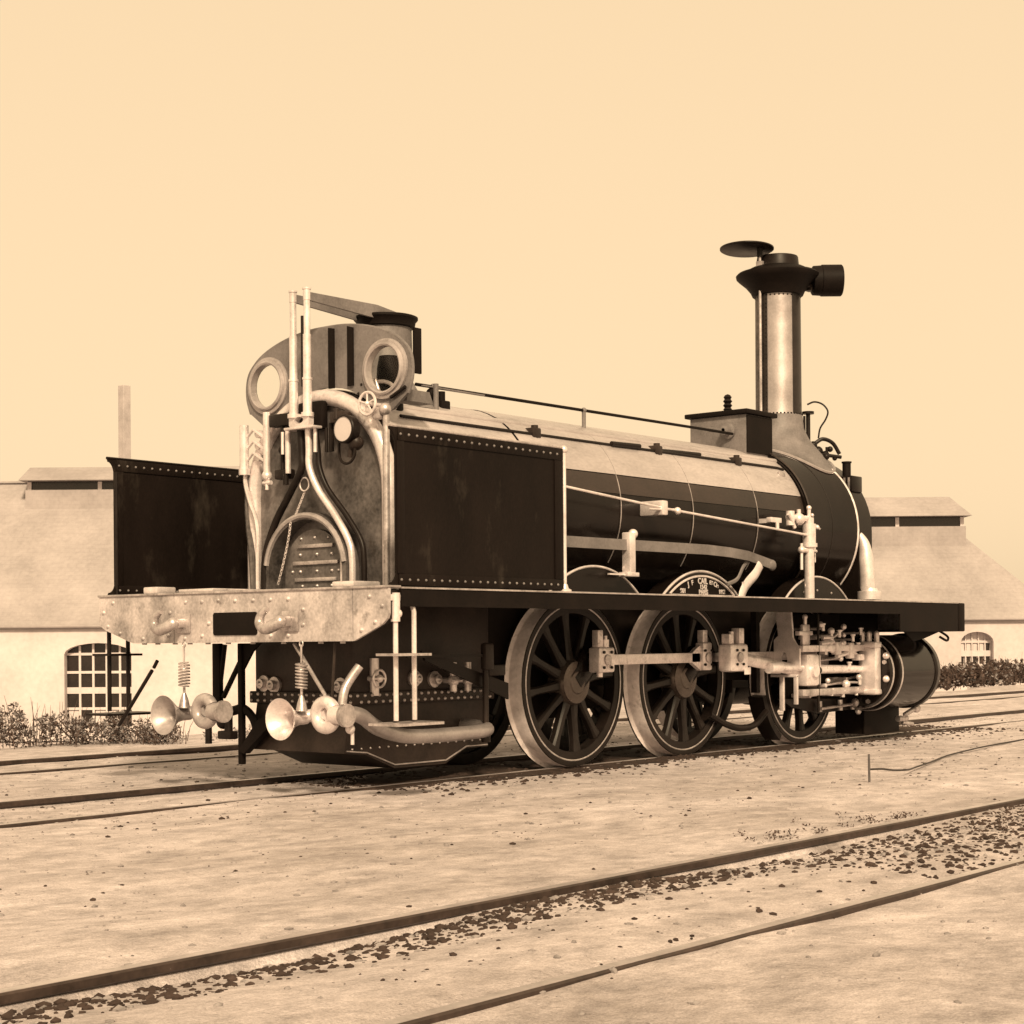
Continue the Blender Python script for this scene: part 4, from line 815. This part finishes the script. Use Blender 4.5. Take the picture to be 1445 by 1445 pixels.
for x, z, l in ((6.30, .78, .5), (6.34, 1.0, .42), (6.9, .60, .3), (6.5, .55, .35), (6.2, .46, .6)):
    q = MB(); q.cyl((x, -.86, z), (x+l, -.86, z+.02), .012); q.cyl((x, -.90, z), (x, -.71, z), .02); q.cyl((x+l, -.90, z+.02), (x+l, -.71, z+.02), .018); P(q, 'link_rod', 'steel', mp_)
for x, z in ((6.25, 1.08), (6.38, .90), (6.56, 1.02), (6.82, .98), (6.92, .90), (6.98, 1.04), (6.3, .86), (6.4, .48), (6.62, .46), (6.88, .47), (6.95, .57), (6.75, .72)):
    q = MB(); q.cyl((x, -1.01, z-.02), (x, -1.01, z+.035), .017, seg=8); q.cyl((x, -1.01, z+.035), (x, -1.01, z+.05), .026, seg=8); q.cyl((x, -1.02, z), (x, -.70, z), .011, seg=6); P(q, 'oil_cup', 'pale_metal', mp_)
b = MB(); b.cyl((6.14, -1.02, .32), (6.14, -1.02, 1.22), .012); b.ball((6.14, -1.02, .70), .035); P(b, 'rocker_shaft', 'dark_iron')
b = MB(); b.prism([(5.9, .44), (7.25, .40), (7.25, .30), (6.6, .28), (6.1, .36)], 'XZ', -.76, -.72); P(b, 'brake_beam', 'dark_iron')
b = MB()
for x in (6.55, 6.95, 7.2): b.cyl((x, -.80, .30), (x, -.80, .40), .025)
b.cyl((6.5, -.84, .33), (7.3, -.84, .36), .014); b.ball((7.15, -.86, .37), .045); b.ball((7.2, -.86, .28), .03); P(b, 'drain_gear', 'worn_steel')
# cylinder
def cyl_prof(): return [(7.14, .05), (7.14, .33), (7.17, .345), (7.20, .345), (7.215, .32), (7.28, .32), (7.29, .365), (7.32, .372), (7.36, .372), (7.37, .36), (8.06, .36), (8.07, .378), (8.13, .378), (8.17, .35), (8.22, .25), (8.25, .10), (8.255, .0005)]
b = MB(); b.lathe((0, -.9, .66), (1, 0, 0), cyl_prof(), 56); cyl = P(b, 'cylinder', 'gloss_black')
for x, r in ((7.325, .373), (7.185, .347)):
    b = MB(); b.lathe((0, -.9, .66), (1, 0, 0), [(x-.010, r-.004), (x-.007, r+.005), (x+.007, r+.005), (x+.010, r-.004)], 56); P(b, 'cylinder_ring', 'worn_steel', cyl)
b = MB(); b.box(7.02, 7.135, -1.14, -.96, .45, .96, .012)
for y in (-1.13, -1.05, -.98): b.cyl((7.07, y, .95), (7.07, y, 1.03), .024); b.ball((7.07, y, 1.035), .026)
b.box(7.0, 7.13, -1.15, -.94, .90, .955, .006); b.box(7.0, 7.13, -1.15, -.94, .46, .50, .006)
P(b, 'gland_cover', 'pale_metal', cyl)
for z in (.82, .60):
    b = MB(); b.ball((7.14, -1.19, z), .034); P(b, 'cylinder_bolt', 'pale_metal', cyl)
for k in range(12):
    a = R_(30*k+10); b = MB(); b.cyl((7.12, -.9+.295*math.cos(a), .66+.295*math.sin(a)), (7.15, -.9+.295*math.cos(a), .66+.295*math.sin(a)), .022, seg=6); P(b, 'cover_nut', 'worn_steel', cyl)
b = MB(); b.box(7.16, 8.1, -.62, -.46, .45, 1.25, .02); P(b, 'valve_chest', 'black_dull', cyl)
b = MB(); b.lathe((0, .9, .66), (1, 0, 0), cyl_prof(), 40); P(b, 'cylinder', 'black_paint')
# guard plate and cocks under the cylinder
b = MB(); b.box(7.38, 8.12, -.83, -.81, .045, .36, .004); b.box(7.40, 7.46, -.815, -.5, .05, .34); gp = P(b, 'guard_plate', 'black_dull')
b = MB(); b.box(7.38, 8.12, -.845, -.831, .345, .365); P(b, 'guard_edge', 'worn_steel', gp)
b = MB(); b.cyl((8.0, -.95, .22), (8.2, -1.0, .30), .025); b.ball((8.16, -1.0, .28), .045); b.cyl((8.05, -.9, .14), (8.18, -.95, .12), .018); b.cyl((7.95, -.9, .18), (8.1, -.92, .18), .03); P(b, 'drain_cock', 'worn_steel')
b = MB(); b.tube(spline([(8.05, -1.3, 1.06), (8.12, -1.36, 1.0), (8.06, -1.38, .96), (8.0, -1.33, 1.0)], 5), .012, 6); P(b, 'lamp_iron', 'dark_iron')
# brake shoe and sand pipe at leading wheel
b = MB(); b.prism(arc(6.47, .662, .735, 196, 236, 12)+arc(6.47, .662, .675, 236, 196, 12), 'XZ', -.66, -.50); b.box(5.72, 5.78, -.62, -.56, .5, 1.25); P(b, 'brake_shoe', 'dark_iron')
b = MB(); b.tube(spline([(4.80, -.70, .34), (5.05, -.70, .25), (5.30, -.70, .20), (5.55, -.70, .22), (5.75, -.70, .33)], 6), .03, 8); P(b, 'brake_rod', 'dark_iron')
# steps
def steps(s, name='step_irons'):
    y = s*1.44
    b = MB(); r = 'pale_metal' if s < 0 else 'dark_iron'
    for x, k in ((.075, 0), (.245, 0)):
        b.tube([(x+.0, y-s*.03, 1.29), (x, y, 1.18), (x, y, .50)], .016, 8)
    o = P(b, name, r)
    for z, x0, x1 in ((.905, .0, .30), (.47, -.04, .42)):
        q = MB(); q.prism([(x0, y-.13), (x1-.04, y-.13), (x1, y-.09), (x1, y+.09), (x1-.04, y+.13), (x0, y+.13)] if z < .6 else [(x0, y-.10), (x1, y-.10), (x1, y+.10), (x0, y+.10)], 'XY', z, z+.016); P(q, 'tread', 'worn_steel' if s < 0 else 'dark_iron', o)
steps(-1); steps(1)
b = MB(); b.cyl((.075, -1.44, 1.12), (.075, -1.44, 1.30), .03); b.ball((.09, -1.445, 1.17), .03); b.box(.02, .14, -1.452, -1.43, 1.25, 1.29, .004); P(b, 'step_bracket', 'pale_metal')

# bell mouthed pipes hung under the rear beam
def horn(dy, tail):
    z = .52; mh = 'pale_metal' if tail else 'rim_tan'
    b = MB(); b.lathe((-.10, -.635+dy, z-.02), (-1, 0, 0), [(-.17, .042), (-.10, .045), (-.04, .06), (.02, .095), (.055, .125), (.062, .136), (.056, .134), (.01, .10), (-.05, .055), (-.10, .038)], 36); o = P(b, 'bell_mouth', mh)
    b = MB(); b.tube(spline([(.06, -.635+dy, z-.01), (.10, -.69+dy, z), (.08, -.76+dy, z+.01), (.02, -.85+dy, z+.01), (-.02, -.93+dy, z+.01)], 6), .042, 12); P(b, 'bell_neck', mh, o)
    b = MB(); b.tube([(-.04, -.93+dy+.082*math.cos(R_(a)), z+.01+.082*math.sin(R_(a))) for a in range(-150, 151, 12)], .042, 12); b.cyl((-.04, -1.0+dy, z+.01), (-.04, -1.10+dy, z+.01), .06, seg=18); P(b, 'hose_bend', mh, o)
    b = MB(); b.cyl((-.04, -1.10+dy, z+.01), (-.04, -1.13+dy, z+.01), .075); P(b, 'hose_flange', 'worn_steel', o)
    b = MB(); b.cyl((-.03, -.70+dy, .98), (-.03, -.70+dy, .86), .007); b.tube([(-.03+.037*math.cos(k*.45), -.70+dy+.037*math.sin(k*.45), .86-.0015*k) for k in range(110)], .006, 6); b.cyl((-.03, -.70+dy, .70), (-.03, -.70+dy, .58), .009); b.lathe((-.03, -.70+dy, .55), (0, 0, 1), [(0, .04), (.05, .03), (.10, .012)], 12); b.tube([(-.03, -.70+dy+.015*math.cos(k*.5), .985+.02*math.sin(k*.5)) for k in range(13)], .005, 6, closed=True); P(b, 'hanger_spring', 'worn_steel', o)
    return o
h1 = horn(0, True); horn(1.17, False)
b = MB(); b.tube(spline([(-.04, -1.08, .53), (.06, -1.07, .535), (.22, -1.0, .51), (.45, -.93, .42), (.75, -.90, .355), (1.2, -.89, .345), (1.62, -.84, .35), (1.78, -.72, .36), (1.82, -.55, .37), (1.82, -.40, .37)], 8), .05, 14); P(b, 'vacuum_pipe', 'stack_metal')
b = MB(); b.cyl((.03, -1.08, .46), (.03, -1.08, .53), .02); b.ball((.03, -1.08, .44), .032); b.cyl((.05, -1.08, .34), (.05, -1.08, .42), .012); P(b, 'drip_cock', 'pale_metal')
b = MB(); b.tube([(.08, -.52, .985), (.02, -.86, .66), (.0, -.90, .62), (-.02, -.90, .56)], .013, 8); P(b, 'stay_rod', 'worn_steel')
b = MB(); b.tube([(.08, -.90, .99), (.04, -.905, .60)], .009, 8); P(b, 'stay_rod', 'grimy_iron')
b = MB(); b.tube(spline([(.17, -1.03, .84), (.11, -.99, .74), (.07, -.985, .67), (.05, -.985, .56), (.03, -1.0, .53)], 6), .03, 10); P(b, 'hose_stub', 'worn_steel')
b = MB(); b.tube([(.10, .98, .80), (.10, 1.36, .40)], .014, 8); b.tube([(.10, .92, .87), (.10, .96, .82)], .013, 8); P(b, 'coupling_bar', 'dark_iron')
# gear and guard irons beneath the cab floor
b = MB(); b.box(.52, .56, .74, .82, .55, .99, .006); b.tube([(.54, .70, .98), (.54, .78, .55)], .018, 6); P(b, 'brake_hanger', 'black_dull')
b = MB(); b.box(.52, .56, .50, .545, .12, .99, .006); b.tube([(.54, .72, .60), (.54, .54, .85)], .02, 6); b.prism([(.50, .99), (.32, .99), (.40, .93), (.50, .80)], 'YZ', .535, .555); P(b, 'guard_iron', 'black_dull')
b = MB(); b.tube(spline([(.55, .80, .55), (.55, .66, .50), (.55, .52, .52), (.55, .42, .46), (.55, .37, .36)], 5), .035, 8, flat=(1, .7)); P(b, 'brake_arm', 'black_dull')
b = MB(); b.prism([(.52, .22), (.46, .20), (.20, .40), (.20, .50), (.32, .44)], 'YZ', .50, .56); P(b, 'ash_scraper', 'black_dull')
b = MB(); b.cyl((.5, .62, .30), (.5, .62, .50), .03); b.box(.46, .54, .56, .70, .30, .36, .01); b.ball((.5, .68, .42), .05); b.cyl((.5, .84, .26), (.5, .84, .46), .025); P(b, 'injector', 'dark_iron')
b = MB(); b.box(.9, 1.7, -.775, -.755, .88, .90); b.prism([(1.1, .93), (1.14, .86), (2.05, .56), (2.05, .68)], 'XZ', -.72, -.70); P(b, 'equalising_beam', 'dark_iron')
b = MB(); b.cyl((1.74, -.76, .32), (1.74, -.76, .86), .022); b.box(1.70, 1.80, -.80, -.74, .78, .98, .02); b.box(1.76, 1.95, -.78, -.74, .74, .82, .01); b.cyl((1.74, -.76, .26), (1.74, -.76, .31), .034); P(b, 'spring_hanger', 'grimy_iron')

# ------------------------------------------------------------------ vegetation
def leaves(b, c, rx, ry, h, n, sz, rng):
    for _ in range(n):
        a = rng.random()*6.283; r = math.sqrt(rng.random()); z = h*rng.random()**.8
        k = (1-.55*(z/h)**1.5)
        p = Vector((c[0]+rx*r*k*math.cos(a), c[1]+ry*r*k*math.sin(a), c[2]+z))
        d = Vector((rng.gauss(0, 1), rng.gauss(0, 1), rng.gauss(.5, .7))).normalized(); e = d.cross(Vector((rng.gauss(0, 1), rng.gauss(0, 1), rng.gauss(0, 1)))).normalized()
        s = sz*(.5+rng.random())
        b.add([p, p+d*s*.5+e*s*.28, p+d*s, p+d*s*.5-e*s*.28], [(0, 1, 2, 3)])
def bush(x, y, rx, ry, h, n, sz, label, seed, z=-.02, pale=.5):
    rng = random.Random(seed)
    root = empty('bush', (x, y, z))
    cl = []
    for k in range(11):
        a = rng.random()*6.283; r = .75*math.sqrt(rng.random()); cl.append((x+rx*r*math.cos(a), y+ry*r*math.sin(a), h*(.45+.75*rng.random()), .22+.25*rng.random()))
    for mt, fr in (('leaf_dark', 1-pale), ('leaf_pale', pale)):
        b = MB()
        for (px, py, ph, pr) in cl: leaves(b, (px, py, z), rx*pr, ry*pr, ph, int(n*fr/11), sz, rng)
        b.build('foliage', mt, root, smooth=0)
    b = MB()
    for k in range(7):
        a = k*.9; b.tube([(x, y, z-.05), (x+rx*.35*math.cos(a), y+ry*.35*math.sin(a), z+h*.45), (x+rx*.6*math.cos(a), y+ry*.6*math.sin(a), z+h*.8)], [.012, .008, .004], 5)
    for k in range(34):
        a = rng.random()*6.283; r = math.sqrt(rng.random()); px = x+rx*r*math.cos(a); py = y+ry*r*math.sin(a); hh = h*(.6+.9*rng.random()); dx = rng.gauss(0, .06); dy = rng.gauss(0, .06)
        b.tube([(px, py, z-.02), (px+dx*.4, py+dy*.4, z+hh*.6), (px+dx, py+dy, z+hh)], [.005, .004, .0015], 4)
    b.build('stem', 'leaf_dark', root)
    tag(root, label, 'bush', 'scrub along the edge of the yard')
bush(2.0, 5.85, .50, .5, .36, 2600, .035, 'bushy scrub at the far left edge, left of the arched window', 1)
bush(2.75, 5.40, .55, .5, .32, 2600, .035, 'bushy scrub directly below the arched window', 2)
bush(3.35, 5.05, .45, .4, .20, 1600, .03, 'lower scrub right of the arched window bush, under the far step', 3)
bush(24.0, 6.1, .9, .8, .36, 1500, .08, 'dark scrub beside the front cylinder at the right', 4, pale=.15)
bush(25.6, 6.2, 1.0, .8, .40, 1700, .08, 'taller dark scrub under the right shed window', 5, pale=.15)
bush(27.4, 6.3, 1.0, .8, .46, 1700, .08, 'dark scrub at the far right edge below the right shed', 6, pale=.15)
rng = random.Random(11); b = MB()
for i in range(40): leaves(b, (3.6+2.2*rng.random(), 4.55+.5*rng.random(), -.02), .12, .12, .05+.10*rng.random(), 28, .035, rng)
tag(b.build('weeds', 'leaf_pale', smooth=0), 'low pale weeds along the yard edge behind the rear beam', 'weeds', kind='stuff')
rng = random.Random(12); b = MB()
for i in range(60): leaves(b, (.8+3.6*rng.random(), -4.65-.45*rng.random()**.7, -.04), .10, .05, .015+.03*rng.random(), 16, .016, rng)
for i in range(34): leaves(b, (-.5+1.8*rng.random(), -4.38+.32*rng.random()**2, -.025), .08, .05, .015+.03*rng.random(), 16, .015, rng)
tag(b.build('ground_weeds', 'leaf_dark', smooth=0), 'sparse dark weeds beside the nearest track', 'weeds', kind='stuff')

# ------------------------------------------------------------------ loose stones and cinders
_bm = bmesh.new(); bmesh.ops.create_icosphere(_bm, subdivisions=1, radius=1); _bm.verts.index_update()
ICO_V = [tuple(p.co) for p in _bm.verts]; ICO_F = [tuple(q.index for q in f.verts) for f in _bm.faces]; _bm.free()
def pebbles(name, mt, n, fn, label, seed):
    rng = random.Random(seed); b = MB()
    for _ in range(n):
        x, y, s = fn(rng); z = gz(x, y)
        a = rng.random()*6.28; ca, sa = math.cos(a), math.sin(a)
        fl = .45+.3*rng.random(); el = .65+.5*rng.random(); vs = []
        for p in ICO_V:
            k = s*(.72+.5*rng.random()); px, py, pz = p[0]*k, p[1]*k*el, p[2]*k*fl
            vs.append((x+px*ca-py*sa, y+px*sa+py*ca, z+pz+.05*s))
        b.add(vs, ICO_F)
    tag(b.build(name, mt, origin=(0, 0, 0), smooth=0), label, 'gravel', kind='stuff')
pebbles('gravel', 'stone', 9000, lambda r: (-7+20*r.random(), -7.5+11*r.random()**.8, .004+.016*r.random()**4), 'small pale stones strewn over the dirt', 21)
# cinders under the engine; the dark sheet paints in the engine's shade
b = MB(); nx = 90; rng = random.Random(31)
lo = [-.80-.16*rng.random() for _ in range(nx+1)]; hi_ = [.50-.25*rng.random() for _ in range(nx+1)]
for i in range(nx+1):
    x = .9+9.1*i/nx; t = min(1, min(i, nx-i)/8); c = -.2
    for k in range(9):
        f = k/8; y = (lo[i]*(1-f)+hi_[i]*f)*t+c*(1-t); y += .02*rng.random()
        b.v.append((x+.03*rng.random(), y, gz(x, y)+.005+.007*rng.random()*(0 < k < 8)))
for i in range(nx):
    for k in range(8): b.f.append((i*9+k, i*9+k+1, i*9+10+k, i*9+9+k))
tag(b.build('shade_cinder_bed', 'cinder', origin=(0, 0, 0), smooth=60), 'dark cinders and painted shade between the rails under the locomotive', 'cinders and shade', kind='stuff')
def cin(r):
    if r.random() < .75: return (.7+9.6*r.random(), r.gauss(-.35, .36), .008+.02*r.random()**2)  # thickest under the engine, deepening the painted shade
    return (-4+16*r.random(), r.choice([-.8, -1.2, .3, 1.2, -4.8, -5.0, -5.3, -3.0])+r.gauss(0, .25), .005+.014*r.random()**3)
pebbles('cinders', 'cinder', 6500, cin, 'dark cinders scattered along the rails', 22)

def bed(r):
    x = -6+20*r.random()**.8; y = -4.56-1.05*r.random()
    if x < -1: y = -4.56-.35*r.random()**2
    return (x, y, .006+.018*r.random()**2)
pebbles('track_cinders', 'cinder', 8500, bed, 'dark cinder bed between the rails of the nearest track', 23)
pebbles('track_stones', 'stone', 1800, bed, 'pale stones mixed into the nearest track bed', 24)
# ------------------------------------------------------------------ stake and wire
b = MB(); b.tube([(3.0, -3.17, -.10), (3.0, -3.17, .02), (3.005, -3.165, .19)], .0085, 8)
tag(b.build('stake', 'old_wood'), 'thin dark stake standing upright in the bare dirt', 'stake')
b = MB(); b.tube(spline([(3.0, -3.17, .085), (3.25, -3.14, .070), (3.55, -3.08, .04), (3.95, -2.99, .014), (4.35, -2.86, .004), (4.9, -2.72, .004), (5.6, -2.52, .004), (6.4, -2.36, .004), (7.2, -2.24, .004), (9.5, -2.0, .004)], 8), .007, 6)
tag(b.build('wire', 'dark_iron'), 'dark wire trailing over the dirt from the thin stake', 'wire')
